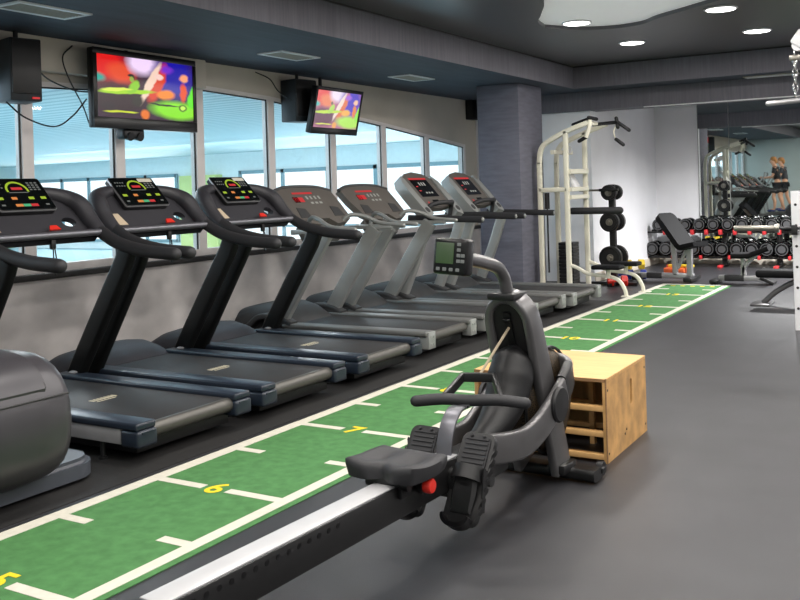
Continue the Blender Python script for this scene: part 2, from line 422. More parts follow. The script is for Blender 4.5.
# soffit above the treadmills and along the back, with its upstand to the higher ceiling
mb = MB()
mb.m(0)
mb.quad((XW - 0.15, YK, ZS), (XB, YK, ZS), (XB, YC, ZS), (XW - 0.15, YC, ZS))
mb.quad((XB, YB, ZS), (XR, YB, ZS), (XR, YC, ZS), (XB, YC, ZS))
mb.m(1)
mb.quad((XB, YK, ZS), (XB, YB, ZS), (XB, YB, ZC + 0.2), (XB, YK, ZC + 0.2))
mb.quad((XB, YB, ZS), (XR, YB, ZS), (XR, YB, ZC + 0.2), (XB, YB, ZC + 0.2))
struct('ceiling_soffit', mb, [M['soffit'], M['beam']])
mb = MB(); mb.box(XB + 0.0, XB + 0.014, YK, YB, ZC - 0.018, ZC); mb.box(XB, XR, YB - 0.014, YB, ZC - 0.018, ZC); struct('trim_3', mb, M['sill'])
mb = MB(); mb.box(XW, XR, 14.0, 14.4, 2.68, ZS); struct('beam_back', mb, M['beam'])
mb = MB(); mb.box(-4.05, XR, 14.0 - 0.015, 14.0, 2.664, 2.68, 0.003); struct('trim_4', mb, M['white_steel'])
# high ceiling with the curved tray
TRAY = [(-3.936, 9.853), (-3.7, 10.22), (-3.36, 10.42), (-3.0, 10.36), (-2.75, 10.10), (-2.36, 9.80), (-1.9, 9.42), (-1.5, 9.0),
        (-1.2, 8.4), (-1.15, 7.2), (-1.5, 6.4), (-2.4, 6.0), (-3.0, 6.6), (-3.3, 7.6), (-3.35, 8.35), (-3.64, 9.02), (-3.85, 9.45)]
tray = [Vector((p.x, p.y)) for p in catmull([(x, y, 0) for x, y in TRAY] + [(TRAY[0][0], TRAY[0][1], 0)], 5)][:-1]
from mathutils.geometry import delaunay_2d_cdt
outer = [Vector(p) for p in ((XB, YK), (XR, YK), (XR, YB), (XB, YB))]
allv = outer + tray; n0, n1 = 4, len(tray)
edges = [(i, (i + 1) % 4) for i in range(4)] + [(4 + i, 4 + (i + 1) % n1) for i in range(n1)]
vs, es, fs, *_ = delaunay_2d_cdt(allv, edges, [], 1, 1e-5)
def inside(p, poly):
    c = False; j = len(poly) - 1
    for i in range(len(poly)):
        if (poly[i].y > p.y) != (poly[j].y > p.y) and p.x < (poly[j].x - poly[i].x) * (p.y - poly[i].y) / (poly[j].y - poly[i].y) + poly[i].x: c = not c
        j = i
    return c
mb = MB(); V = [mb._v((v.x, v.y, ZC)) for v in vs]
for f in fs:
    cc = sum((vs[i] for i in f), Vector((0, 0))) / len(f)
    if not inside(cc, tray): mb._f([V[i] for i in f])
T0 = [mb._v((p.x, p.y, ZC)) for p in tray]; T1 = [mb._v((p.x, p.y, ZC + 0.045)) for p in tray]
for i in range(n1): mb._f([T0[i], T0[(i+1) % n1], T1[(i+1) % n1], T1[i]])
struct('ceiling', mb, M['ceil_dark'])
mb = MB(); mb.poly([(p.x, p.y, ZC + 0.04) for p in tray]); struct('ceiling_tray', mb, M['ceil_glow'])

# pillar, white side wall block, back wall, far walls
mb = MB(); mb.box(-5.86, -5.22, 12.0, 12.85, 0, ZS, 0.012); struct('pillar', mb, M['pillar'])
mb = MB(); mb.box(XW - 0.15, XB, 14.1, YC + 0.15, 0, ZS); struct('wall_side', mb, M['wall_white'])
mb = MB(); mb.box(XB, XR + 0.15, YC, YC + 0.15, 0, ZS + 0.4); struct('wall_back', mb, M['wall_white'])
mb = MB(); mb.box(XR, XR + 0.15, YK, YC, 0, ZC + 0.2); struct('wall_right', mb, M['wall_white'])
mb = MB(); mb.box(XW - 0.15, XR + 0.15, YK - 0.15, YK, 0, ZC + 0.2); struct('wall_front', mb, M['wall_back'])
mb = MB(); mb.box(XB, XB + 0.02, 14.1, YC, 0, 0.14, 0.004); struct('baseboard_side', mb, M['base'])
mb = MB(); mb.box(XB, XR, YC - 0.02, YC, 0, 0.14, 0.004); struct('baseboard_back', mb, M['base'])

# wall mirrors
for k, (a, b, lb) in enumerate(((-4.13, -3.585, 'narrow frameless wall mirror panel beside the white wall'), (-3.575, -1.4, 'wide frameless wall mirror panel behind the dumbbell rack'))):
    t = thing('wall_mirror', lb, 'mirror', (a, YC - 0.004, 0))
    q = MB(); q.box(0, b - a, -0.012, 0, 0.2, 2.95); q.build('mirror_glass', M['mirror'], t)
    e = MB(); e.box(-0.005, 0.004, -0.014, 0, 0.2, 2.95); e.build('mirror_edge', M['tm_light'], t)

# the neighbouring hall seen through the windows
HX0, HX1, HY0, HY1, HZ = -34.0, XW - 0.16, -3.0, 20.0, 2.62
mb = MB(); mb.quad((HX0, HY0, -0.02), (HX1, HY0, -0.02), (HX1, HY1, -0.02), (HX0, HY1, -0.02)); struct('floor_hall', mb, M['hall_floor'])
mb = MB(); mb.quad((HX0, HY0, HZ), (HX1, HY0, HZ + 0.1), (HX1, HY1, HZ + 0.1), (HX0, HY1, HZ)); struct('ceiling_hall', mb, M['hall_ceil'])
mb = MB(); mb.quad((HX0, HY0, -0.02), (HX0, HY1, -0.02), (HX0, HY1, HZ + .1), (HX0, HY0, HZ + .1)); struct('wall_hall_west', mb, M['hall_blue'])
mb = MB(); mb.quad((HX0, HY1, -0.02), (HX1, HY1, -0.02), (HX1, HY1, HZ + .1), (HX0, HY1, HZ + .1)); struct('wall_hall_end', mb, M['hall_blue'])
mb = MB(); mb.quad((HX0, HY0, -0.02), (HX1, HY0, -0.02), (HX1, HY0, HZ + .1), (HX0, HY0, HZ + .1)); struct('wall_hall_start', mb, M['hall_blue'])
wk = 20
for (xa, xb, div) in ((-25.6, -19.45, 5), (-17.05, -8.2, 6)):
    wk += 1
    fr = MB(); yv = HY1 - 0.03
    fr.box(xa, xb, yv - 0.05, yv, 0.2, 0.28); fr.box(xa, xb, yv - 0.05, yv, 2.08, 2.18); fr.box(xa, xb, yv - 0.05, yv, 0.62, 0.68)
    for i in range(div + 1):
        x = xa + (xb - xa) * i / div; fr.box(x - 0.05, x + 0.05, yv - 0.05, yv, 0.2, 2.18)
    f = fr.build('window_%d' % wk, M['hall_frame']); f['kind'] = 'structure'
    q = MB(); q.quad((xa, yv + 0.01, 0.22), (xb, yv + 0.01, 0.22), (xb, yv + 0.01, 2.15), (xa, yv + 0.01, 2.15)); q.build('window_pane', M['hall_day'], f)
for (xa, xb) in ((-29.5, -26.9), (-19.15, -17.75)):
    mb = MB(); mb.box(xa, xb, HY1 - 0.25, HY1 - 0.001, -0.02, 2.1); struct('pillar_hall', mb, M['hall_green'])

# green sled track set into the floor
XL, XRt = -3.785, -2.975
y0t, y1t = -1.2, 14.09
t = thing('turf_track', 'long green turf track with white lines and yellow distance numbers', 'turf track', (-3.38, 7, 0))
def loc(x, y): return (x + 3.38, y - 7)
mb = MB()
mb.box(XL - 0.09 + 3.38, XRt + 0.11 + 3.38, y0t - 7, y1t - 7, 0.0005, 0.004); mb.build('turf', M['turf'], t)
for (a, b) in ((XL - 0.085, XL), (XRt, XRt + 0.07)):
    mb = MB(); mb.box(a + 3.38, b + 3.38, y0t - 7, y1t - 7, 0.002, 0.0062); mb.build('border_line', M['line'], t)
mb = MB(); mb.box(XL + 3.38, XRt + 3.38, y1t - 0.07 - 7, y1t - 7, 0.002, 0.006); mb.build('border_line', M['line'], t)
W = XRt - XL
for k2 in range(7, 28):
    yk = -4.095 + 1.299 * k2 / 2
    if k2 % 2 == 0: segs = ((0, 0.385), (0.585, 1.0))
    else: segs = ((0, 0.22), (0.80, 1.0))
    for a, b in segs:
        mb = MB(); mb.box(XL + W * a + 3.38, XL + W * b + 3.38, yk - 0.03 - 7, yk + 0.03 - 7, 0.002, 0.006); mb.build('tick_mark', M['line'], t)
    if k2 % 2 == 0 and k2 // 2 <= 13:
        cu = bpy.data.curves.new('num', 'FONT'); cu.body = str(k2 // 2); cu.size = 0.21; cu.align_x = 'CENTER'; cu.align_y = 'CENTER'; cu.extrude = 0.0008; cu.offset = 0.004
        to = bpy.data.objects.new('num', cu); C.objects.link(to)
        dg = bpy.context.evaluated_depsgraph_get(); me = bpy.data.meshes.new_from_object(to.evaluated_get(dg))
        bpy.data.objects.remove(to); me.materials.clear(); me.materials.append(M['yellow'])
        o = bpy.data.objects.new('distance_number', me); C.objects.link(o); o.parent = t
        o.location = (XL + W * 0.485 + 3.38, yk - 7, 0.0055)
for i in range(5):
    mb = MB(); mb.box(XL + 0.1 + i * 0.14 + 3.38, XL + 0.16 + i * 0.14 + 3.38, y1t - 0.26 - 7, y1t - 0.2 - 7, 0.002, 0.006)
    mb.build('yellow_dash', M['yellow'], t)
# dark sheet under the treadmills: painted shade over the same rubber floor
mb = MB(); mb.box(XW + 0.02, XL - 0.14, YK + 0.05, 11.9, 0.0, 0.004); struct('floor_shade_sheet', mb, M['shade_sheet'])

# ------------------------------------------------------------------ ceiling fittings and lamps
for i, (x, y, z, lb) in enumerate(((-3.60, 9.95, ZC + 0.04, 'round recessed ceiling downlight glowing in the pale ceiling tray'),
                      (-3.473, 11.578, ZC, 'round recessed downlight in the dark ceiling above the white weight machine'),
                      (-2.05, 9.93, ZC, 'round recessed downlight at the curved tray edge, top of the picture'),
                      (-2.008, 11.692, ZC, 'round recessed downlight in the dark ceiling nearest the pulley chain'))):
    t = thing('ceiling_downlight', lb, 'ceiling light', (x, y, z), 0, 'round ceiling downlights')
    q = MB(); q.lathe([(0.165, 0.0), (0.17, -0.01), (0.15, -0.018), (0.14, -0.012)]); q.build('trim_ring', M['white_steel'], t)
    q = MB(); q.lathe([(0.148, -0.012), (0.142, -0.02), (0.05, -0.022)]); q.build('light_diffuser', M['lamp'], t)
def area(name, loc, rot, size, power, rgb=(255, 255, 255), shape='DISK', size_y=None):
    d = bpy.data.lights.new(name, 'AREA'); d.shape = shape; d.size = size; d.energy = power; d.color = col(rgb)[:3]
    if size_y: d.size_y = size_y
    o = bpy.data.objects.new(name, d); C.objects.link(o); o.location = loc; o.rotation_euler = rot
    return o
for x in (-3.5, -2.04, -0.6, 0.85, 2.3):
    for y in (0.5, 2.35, 4.2, 6.05, 7.9, 9.73, 11.6):
        area('downlight_lamp', (x, y, ZC - 0.04), (0, 0, 0), 0.3, LAMP_W, (255, 250, 244))
for x in (-2.3, -0.9, 0.5, 2.0):  # unseen fill spots added to brighten the white back walls
    d = bpy.data.lights.new('back_fill_spot', 'SPOT'); d.energy = LAMP_W * 30; d.spot_size = math.radians(150); d.spot_blend = 1.0; d.shadow_soft_size = 0.03
    o = bpy.data.objects.new('back_fill_spot', d); C.objects.link(o); o.location = (x, 15.6, ZS - 0.04)
# unseen fill lamps added to brighten the hall, and daylight through its end windows
for x in (-10.5, -16, -22, -28):
    for y in (2, 8, 15): area('hall_fill', (x, y, 2.5), (0, 0, 0), 1.2, HALL_W, (250, 252, 255))
area('hall_daylight_and_fill', (-12, 19.8, 1.3), (-PI / 2, 0, 0), 7, DAY_W, (248, 252, 255), 'RECTANGLE', 1.8)
area('hall_daylight_and_fill', (-22, 19.8, 1.3), (-PI / 2, 0, 0), 7, DAY_W, (248, 252, 255), 'RECTANGLE', 1.8)
area('hall_daylight_and_fill', (-7.5, 6.0, 2.3), (0, -math.radians(70), 0), 0.6, SIDE_FILL_W, (226, 240, 255), 'RECTANGLE', 14)  # unseen fill lamp added just outside the windows, shining into the gym
area('hall_fill', (-14, 15.5, 2.3), (math.radians(75), 0, 0), 12, HALL_W * 0.35, (250, 252, 255), 'RECTANGLE', 0.5)  # unseen lamp added to brighten the hall end wall
w = bpy.data.worlds.new('world'); SC.world = w; w.use_nodes = True
w.node_tree.nodes['Background'].inputs['Color'].default_value = (0.75, 0.85, 1.0, 1); w.node_tree.nodes['Background'].inputs['Strength'].default_value = 0.3

VENTS = [(-5.86, 4.67, 'rectangular ceiling vent above the near television'), (-5.94, 7.78, 'rectangular ceiling vent between the two televisions'), (-5.99, 10.4, 'small rectangular ceiling vent beyond the far television')]
for x, y, lb in VENTS:
    t = thing('ceiling_vent', lb, 'vent', (x, y, ZS), 0, 'vents in the blue soffit')
    q = MB(); q.box(-0.16, 0.16, -0.33, -0.29, -0.012, 0); q.box(-0.16, 0.16, 0.29, 0.33, -0.012, 0); q.box(-0.16, -0.12, -0.29, 0.29, -0.012, 0); q.box(0.12, 0.16, -0.29, 0.29, -0.012, 0)
    q.build('vent_frame', M['white_steel'], t)
    q = MB()
    for i in range(7): q.box(-0.12 + i * 0.036, -0.10 + i * 0.036, -0.29, 0.29, -0.01, -0.002)
    q.box(-0.12, 0.12, -0.29, 0.29, -0.002, 0); q.build('vent_slats', M['vent'], t)
t = thing('ceiling_vent', 'long thin ceiling vent under the back beam near the hanging chain', 'vent', (-2.2, 13.78, ZS), 0, 'vents in the blue soffit')
q = MB(); q.box(-0.36, 0.36, -0.10, 0.10, -0.012, 0, 0.004); q.build('vent_frame', M['vent'], t)
q = MB()
for i in range(5): q.box(-0.33, 0.33, -0.08 + i * 0.036, -0.06 + i * 0.036, -0.018, -0.01)
q.build('vent_slats', M['white_steel'], t)

# ------------------------------------------------------------------ televisions, loudspeakers, cables
def television(loc, w, h, tilt, picture, label, arm):
    t = thing('television', label, 'television', loc)
    R = Matrix.Rotation(tilt, 4, 'Y')
    q = MB().xf(R); q.box(-0.07, 0, -w/2, w/2, -h/2, h/2, 0.012); q.box(-0.11, -0.05, -w*0.35, w*0.35, -h*0.35, h*0.35, 0.02); q.build('tv_casing', M['black_gloss'], t)
    b = 0.045 * w / 1.3; lo = 0.10 * h / 0.72
    q = MB().xf(R)
    q.box(-0.004, 0.012, -w/2, w/2, h/2 - b * 1.2, h/2, 0.004); q.box(-0.004, 0.012, -w/2, w/2, -h/2, -h/2 + lo, 0.004)
    q.box(-0.004, 0.012, -w/2, -w/2 + b, -h/2 + lo, h/2 - b * 1.2, 0.004); q.box(-0.004, 0.012, w/2 - b, w/2, -h/2 + lo, h/2 - b * 1.2, 0.004)
    q.build('tv_bezel', M['black_gloss'], t)
    s = screen_quad('tv_screen', [R @ Vector(p) for p in ((0.004, -w/2 + b, -h/2 + lo), (0.004, w/2 - b, -h/2 + lo), (0.004, w/2 - b, h/2 - b * 1.2), (0.004, -w/2 + b, h/2 - b * 1.2))], picture, t)
    q = MB(); q.tube([(-0.08, -0.1, -0.1), (-0.17, -0.1, -0.1), (-0.17, -0.1, arm)], 0.022, smooth=0)
    q.build('wall_bracket', M['black'], t)
    return t
tv1 = television((-6.6, 6.42, 2.54), 1.31, 0.722, 0.0, M['tv1'], 'larger flat television showing a colourful picture, mounted above the near windows', 0.4)
q = MB(); q.box(-0.16, -0.03, -0.27, -0.01, -0.45, -0.35, 0.03, 3); q.cyl((-0.10, -0.2, -0.41), (-0.02, -0.2, -0.43), 0.04); q.cyl((-0.10, -0.08, -0.41), (-0.02, -0.08, -0.43), 0.04)
q.build('swivel_mount', M['black'], tv1)
tv2 = television((-6.44, 9.35, 2.505), 0.98, 0.56, math.radians(13), M['tv2'], 'smaller tilted flat television showing a paler picture, beside a loudspeaker', 0.42)
def speaker(loc, sx, sy, sz, label, rz=0.0, led=False):
    t = thing('loudspeaker', label, 'loudspeaker', loc, rz, 'black wall loudspeakers')
    q = MB(); q.box(-sx, 0, -sy/2, sy/2, -sz/2, sz/2, 0.012); q.build('speaker_cabinet', mat('speaker_cabinet', (26, 34, 40), 0.6, vary=0.1), t)
    q = MB(); q.box(-0.005, 0.014, -sy/2 + 0.012, sy/2 - 0.012, -sz/2 + 0.06, sz/2 - 0.012, 0.004); q.build('speaker_grille', M['black'], t)
    q = MB(); q.tube([(-sx * 0.6, 0, sz/2 - 0.02), (-sx * 0.6, 0, sz/2 + 0.08)], 0.02, smooth=0); q.build('speaker_bracket', M['black'], t)
    if led:
        q = MB(); q.box(0.0, 0.012, sy/2 - 0.09, sy/2 - 0.03, -sz/2 + 0.02, -sz/2 + 0.035); q.build('power_light', M['led_red'], t)
    return t
speaker((-6.58, 5.06, 2.625), 0.30, 0.27, 0.52, 'large black loudspeaker with red light at the left edge of the window wall', -0.22, True)
speaker((-6.62, 8.97, 2.63), 0.26, 0.34, 0.50, 'black loudspeaker mounted beside the smaller tilted television', -0.2)
t = thing('loudspeaker', 'small black box high on the wall end beside the dark pillar', 'loudspeaker', (-6.92, 13.86, 2.81), 0, 'black wall loudspeakers')
q = MB(); q.box(0, 0.12, -0.12, 0.12, -0.16, 0.16, 0.01); q.build('speaker_cabinet', M['black'], t); q = MB(); q.box(0.115, 0.13, -0.1, 0.1, -0.14, 0.14, 0.004); q.build('speaker_grille', M['black_gloss'], t)
def cable(pts, label, r=0.007):
    q = MB(); q.tube(pts, r, n=6, smooth=8); o = q.build('audio_cable', M['black']); tag(o, label, 'cable', 'loose cables by the televisions')
cable([(-6.62, 5.18, 2.66), (-6.72, 5.4, 2.58), (-6.78, 5.7, 2.52), (-6.68, 5.80, 2.50)], 'black cable running from the large loudspeaker to the near television back')
cable([(-6.7, 4.95, 2.36), (-6.72, 5.15, 2.24), (-6.74, 5.45, 2.18), (-6.74, 5.65, 2.28), (-6.70, 5.78, 2.44)], 'black cable drooping below the large loudspeaker to the near television')
cable([(-6.80, 5.72, 2.92), (-6.76, 5.58, 2.80), (-6.74, 5.62, 2.62), (-6.72, 5.75, 2.38), (-6.7, 5.80, 2.22)], 'black cable looping down the left side of the near television')
cable([(-6.91, 8.4, 2.94), (-6.8, 8.52, 2.86), (-6.74, 8.6, 2.72), (-6.66, 8.74, 2.62)], 'black cable behind the loudspeaker beside the smaller television')
# ------------------------------------------------------------------ treadmills (local x=0 at the rear end, x<0 towards the windows)
def deck_parts(t, side_m, panel_m, cap_m, hood_m, w=0.5, blue=True):
    q = MB(); q.box(-2.35, -0.12, -0.40, 0.40, 0.045, 0.16, 0.01); q.build('base_frame', M['black'], t)
    for s in (-1, 1):
        a, b = sorted((s * (w - 0.155), s * w))
        q = MB(); q.box(-1.78, -0.012, a, b, 0.205, 0.25, 0.014, 3); q.build('side_rail', side_m, t)
        a2, b2 = sorted((s * (w - 0.05), s * (w - 0.012)))
        q = MB(); q.box(-1.75, -0.16, a2, b2, 0.115, 0.206, 0.006); q.build('side_panel', panel_m, t)
        q = MB()
        if blue:
            q.box(-0.15, 0.0, a - 0.002, b + 0.002, 0.105, 0.206, 0.02, 3); q.box(-0.02, 0.004, a + 0.03, b - 0.03, 0.188, 0.196)
        else:
            q.box(-0.10, 0.0, a + 0.03, b, 0.09, 0.245, 0.006)
            for yy in (a + 0.07, b - 0.04):
                for zz in (0.13, 0.20): q.cyl((0.0, yy, zz), (0.004, yy, zz), 0.012, n=10)
        q.build('end_cap', cap_m, t)
        for xx in (-0.35, -1.5):
            q = MB(); q.lathe([(0.03, 0.0), (0.03, 0.016), (0.016, 0.02), (0.016, 0.13)], (xx, s * (w - 0.05), 0), (0, 0, 1), 12); q.build('levelling_foot', M['black'], t)
    q = MB(); q.cyl((-0.075, -w + 0.155, 0.178), (-0.075, w - 0.155, 0.178), 0.046, n=20); q.build('rear_roller', M['roller'], t)
    q = MB(); q.box(-1.72, -0.08, -w + 0.157, w - 0.157, 0.195, 0.224, 0.006); bl = q.build('running_belt', M['belt'], t)
    if not blue: return t
    q = MB()
    q.mi = 0
    for i in range(7): q.box(-0.84 - 0.03, -0.84 + 0.02, -0.105 + i * 0.03, -0.087 + i * 0.03, 0.224, 0.2255)
    q.box(-0.80, -0.79, -0.10, 0.06, 0.224, 0.2255); q.build('belt_mark', M['belt_mark'], bl)
    return t

def hood(t, m, w, z1, x0, x1, steps):
    # rounded motor cover: profile in x/z, rounded over in y
    q = MB(); rings = []
    for (x, z) in steps:
        ring = []
        n = 18
        for k in range(n + 1):
            a = PI * k / n
            ca = math.cos(a); sa = math.sin(a)
            yy = w * (abs(ca) ** 0.45) * (1 if ca >= 0 else -1); zz = 0.06 + (z - 0.06) * (sa ** 0.4 if sa > 0 else 0)
            ring.append((x, yy, zz))
        rings.append(ring)
    q.ring_loft(rings)
    return q.build('motor_hood', m, t)

def treadmill_black(label, y, x=-4.05, group='black treadmills facing the windows'):
    t = thing('treadmill', label, 'treadmill', (x, y, 0), 0, group)
    deck_parts(t, M['tm_blue'], M['tm_side'], M['tm_blue'], None)
    h = hood(t, M['tm_dash'], 0.43, 0.4, -1.7, -2.5, [(-1.70, 0.23), (-1.75, 0.27), (-1.85, 0.315), (-1.98, 0.345), (-2.12, 0.335), (-2.28, 0.29), (-2.42, 0.21), (-2.5, 0.09)])
    for s in (-1, 1):
        q = MB(); q.sweep([(-1.70, s * 0.485, 0.2), (-1.655, s * 0.485, 0.28), (-1.155, s * 0.495, 1.08), (-1.115, s * 0.495, 1.17)], rrect(0.075, 0.16, 0.03, 5), up=(1, 0, 0)); u = q.build('upright', M['tm_upright'], t)
        q = MB(); q.lathe([(0.03, 0), (0.035, 0.012), (0.02, 0.02)], (-1.66, s * 0.435, 0.245), (0, 0, 1), 14); q.build('bolt_cap', M['tm_side'], u)
        q = MB(); q.tube([(-1.72, s * 0.10, 1.60), (-1.71, s * 0.28, 1.59), (-1.66, s * 0.41, 1.555), (-1.58, s * 0.47, 1.50), (-1.49, s * 0.485, 1.39), (-1.38, s * 0.485, 1.295)], [0.04, 0.05, 0.062, 0.068, 0.062, 0.05], n=12, smooth=6); q.build('console_arch', M['tm_dash'], t)
        q = MB(); q.tube([(-1.44, s * 0.485, 1.335), (-1.22, s * 0.487, 1.225), (-0.95, s * 0.487, 1.165), (-0.64, s * 0.487, 1.143)], [0.046, 0.047, 0.046, 0.045], n=14, smooth=7, round_end=True); q.build('handrail', M['black_soft'], t)
    # dashboard: slanted plate with two cup openings
    e = Vector((-0.33, 0, 0.345)).normalized(); nn = Vector((e.z, 0, -e.x)); o = Vector((-1.40, 0, 1.262))
    L = 0.475
    out = [(-0.475, 0), (0.475, 0), (0.47, 0.14), (0.445, 0.28), (0.38, 0.38), (0.26, 0.45), (0.1, 0.475), (-0.1, 0.475), (-0.26, 0.45), (-0.38, 0.38), (-0.445, 0.28), (-0.47, 0.14)]
    holes = [[(cy + 0.062 * math.cos(2*PI*k/16), 0.165 + 0.045 * math.sin(2*PI*k/16)) for k in range(16)] for cy in (0.315,)]
    pts = [Vector(p) for p in out]; ed = [(i, (i+1) % 12) for i in range(12)]
    for h in holes:
        b = len(pts); pts += [Vector(p) for p in h]; ed += [(b + i, b + (i+1) % 16) for i in range(16)]
    vs, es, fs, *_ = delaunay_2d_cdt(pts, ed, [], 1, 1e-6)
    hv = [[Vector(p) for p in h] for h in holes]
    q = MB()
    for off in (0.0, -0.045):
        V = [q._v(o + e * v.y + Vector((0, v.x, 0)) + nn * off) for v in vs]
        for f in fs:
            c = sum((vs[i] for i in f), Vector((0, 0))) / len(f)
            if any(inside(c, h) for h in hv): continue
            q._f([V[i] for i in f])
    for ring in [out] + holes:
        a = [q._v(o + e * p[1] + Vector((0, p[0], 0))) for p in ring]; b = [q._v(o + e * p[1] + Vector((0, p[0], 0)) + nn * -0.045) for p in ring]
        for i in range(len(ring)): q._f([a[i], a[(i+1) % len(ring)], b[(i+1) % len(ring)], b[i]])
    q.build('dashboard', M['tm_dash'], t)
    q = MB(); q.lathe([(0.068, 0.0), (0.066, 0.012), (0.052, 0.014), (0.05, 0.0)], o + e * 0.12 + Vector((0, 0.325, 0)) + nn * 0.0, nn, 18)
    def P(y_, t_, off=0.0): return o + e * t_ + Vector((0, y_, 0)) + nn * off
    q = MB(); q.sweep([P(-0.44, 0.045, 0.02), P(0.44, 0.045, 0.02)], rrect(0.03, 0.035, 0.012)); q.build('dashboard_ledge', M['tm_dash'], t)
    q = MB(); q.tube([(-1.35, -0.47, 1.30), (-1.35, 0.47, 1.30)], 0.024, smooth=0, n=12); q.build('cross_bar', M['bar_metal'], t)
    q = MB(); q.prism([P(0.06, 0.055, 0.04), P(0.155, 0.055, 0.04), P(0.135, 0.095, 0.04), P(0.08, 0.095, 0.04)], nn * 0.012); k = q.build('safety_key', M['red'], t)
    q = MB(); q.tube([(-1.38, 0.06, 1.275), (-1.375, 0.06, 1.20), (-1.37, 0.06, 1.06), (-1.37, 0.075, 1.02), (-1.37, 0.09, 1.06), (-1.37, 0.07, 1.2)], 0.005, n=6); q.box(-1.395, -1.365, 0.04, 0.08, 1.20, 1.27, 0.008)
    q.build('safety_cord', M['black'], t)
    q = MB(); q.quad(P(-0.38, 0.10, 0.003), P(-0.28, 0.10, 0.003), P(-0.31, 0.22, 0.003), P(-0.41, 0.22, 0.003)); q.build('instruction_label', M['paper'], t)
    # tablet
    w0, w1, t0, t1 = -0.23, 0.235, 0.25, 0.56
    q = MB()
    def plate(a, b, c, d, o0, o1, rr=0.02):
        ps = [(y0 + (a + b) / 2, z0 + (c + d) / 2) for y0, z0 in rrect(b - a, d - c, rr, 4)]
        return [P(y_, t_, o0) for y_, t_ in ps], nn * (o1 - o0)
    pp, ex = plate(w0, w1, t0, t1, 0.005, 0.055); q.prism(pp, ex); tb = q.build('console_tablet', M['black'], t)
    q = MB(); pp, ex = plate(w0 - 0.004, w1 + 0.004, t0 - 0.004, t1 + 0.004, 0.040, 0.052, 0.024); q.prism(pp, ex); q.build('tablet_rim', M['silver'], tb)
    q = MB(); pp, ex = plate(w0 + 0.008, w1 - 0.008, t0 + 0.008, t1 - 0.008, 0.054, 0.0585, 0.016); q.prism(pp, ex); q.build('tablet_glass', M['ui_black'], tb)
    q = MB(); z = 0.0595
    def r(a, b, c, d, mi): q.m(mi).quad(P(a, c + 0.018, z), P(b, c + 0.018, z), P(b, d + 0.018, z), P(a, d + 0.018, z))
    n = 12
    for i in range(n):
        a0 = math.radians(190 - 200 * i / n); a1 = math.radians(190 - 200 * (i + 1) / n)
        q.m(0).quad(*[P(0.0 + rr * math.cos(a), 0.438 + rr * 0.95 * math.sin(a), z) for rr, a in ((0.075, a0), (0.075, a1), (0.093, a1), (0.093, a0))])
    r(-0.045, 0.045, 0.425, 0.45, 3); r(-0.08, 0.08, 0.395, 0.402, 4)
    for i, c in enumerate((2, 1, 3)): r(-0.09 + i * 0.062, -0.03 + i * 0.062, 0.262, 0.287, c)
    for i in range(3):
        for j in range(4): r(0.105 + i * 0.034, 0.127 + i * 0.034, 0.42 + j * 0.022, 0.433 + j * 0.022, 4)
    for i in range(4):
        for j in range(2): r(-0.2 + i * 0.026, -0.185 + i * 0.026, 0.44 + j * 0.035, 0.452 + j * 0.035, 4)
    for a, c in ((-0.2, 0), (-0.09, 2), (0.05, 0), (0.15, 0)): r(a, a + 0.045, 0.33, 0.355, c)
    r(-0.2, -0.17, 0.27, 0.285, 4); r(0.16, 0.19, 0.27, 0.285, 4)
    q.build('display_graphics', [M['ui_lime'], M['ui_green'], M['ui_orange'], M['led_red'], M['ui_grey']], tb, normals=False)  # dial, keys and readout blocks of the tablet display
    return t

tmA = treadmill_black('black treadmill with console tablet, standing beside the rounded grey cross trainer housing', 4.29)
tmB = copy_tree(tmA); tmB.location.y = 5.41; tmB['label'] = 'middle one of the three black treadmills with tablet consoles'
tmC = copy_tree(tmA); tmC.location.y = 6.58; tmC['label'] = 'black treadmill with tablet console, standing right beside the first grey treadmill'
for tt in (tmB, tmC):
    tabs = [c for c in tt.children if c.name.startswith('console_tablet')][0]
    q = MB(); e = Vector((-0.33, 0, 0.345)).normalized(); nn = Vector((e.z, 0, -e.x)); o = Vector((-1.40, 0, 1.262))
    q.quad(*[o + e * c + Vector((0, y_, 0)) + nn * 0.061 for y_, c in ((0.06, 0.505), (0.21, 0.505), (0.21, 0.545), (0.06, 0.545))])
    q.build('white_sticker', M['line'], tabs, normals=False)

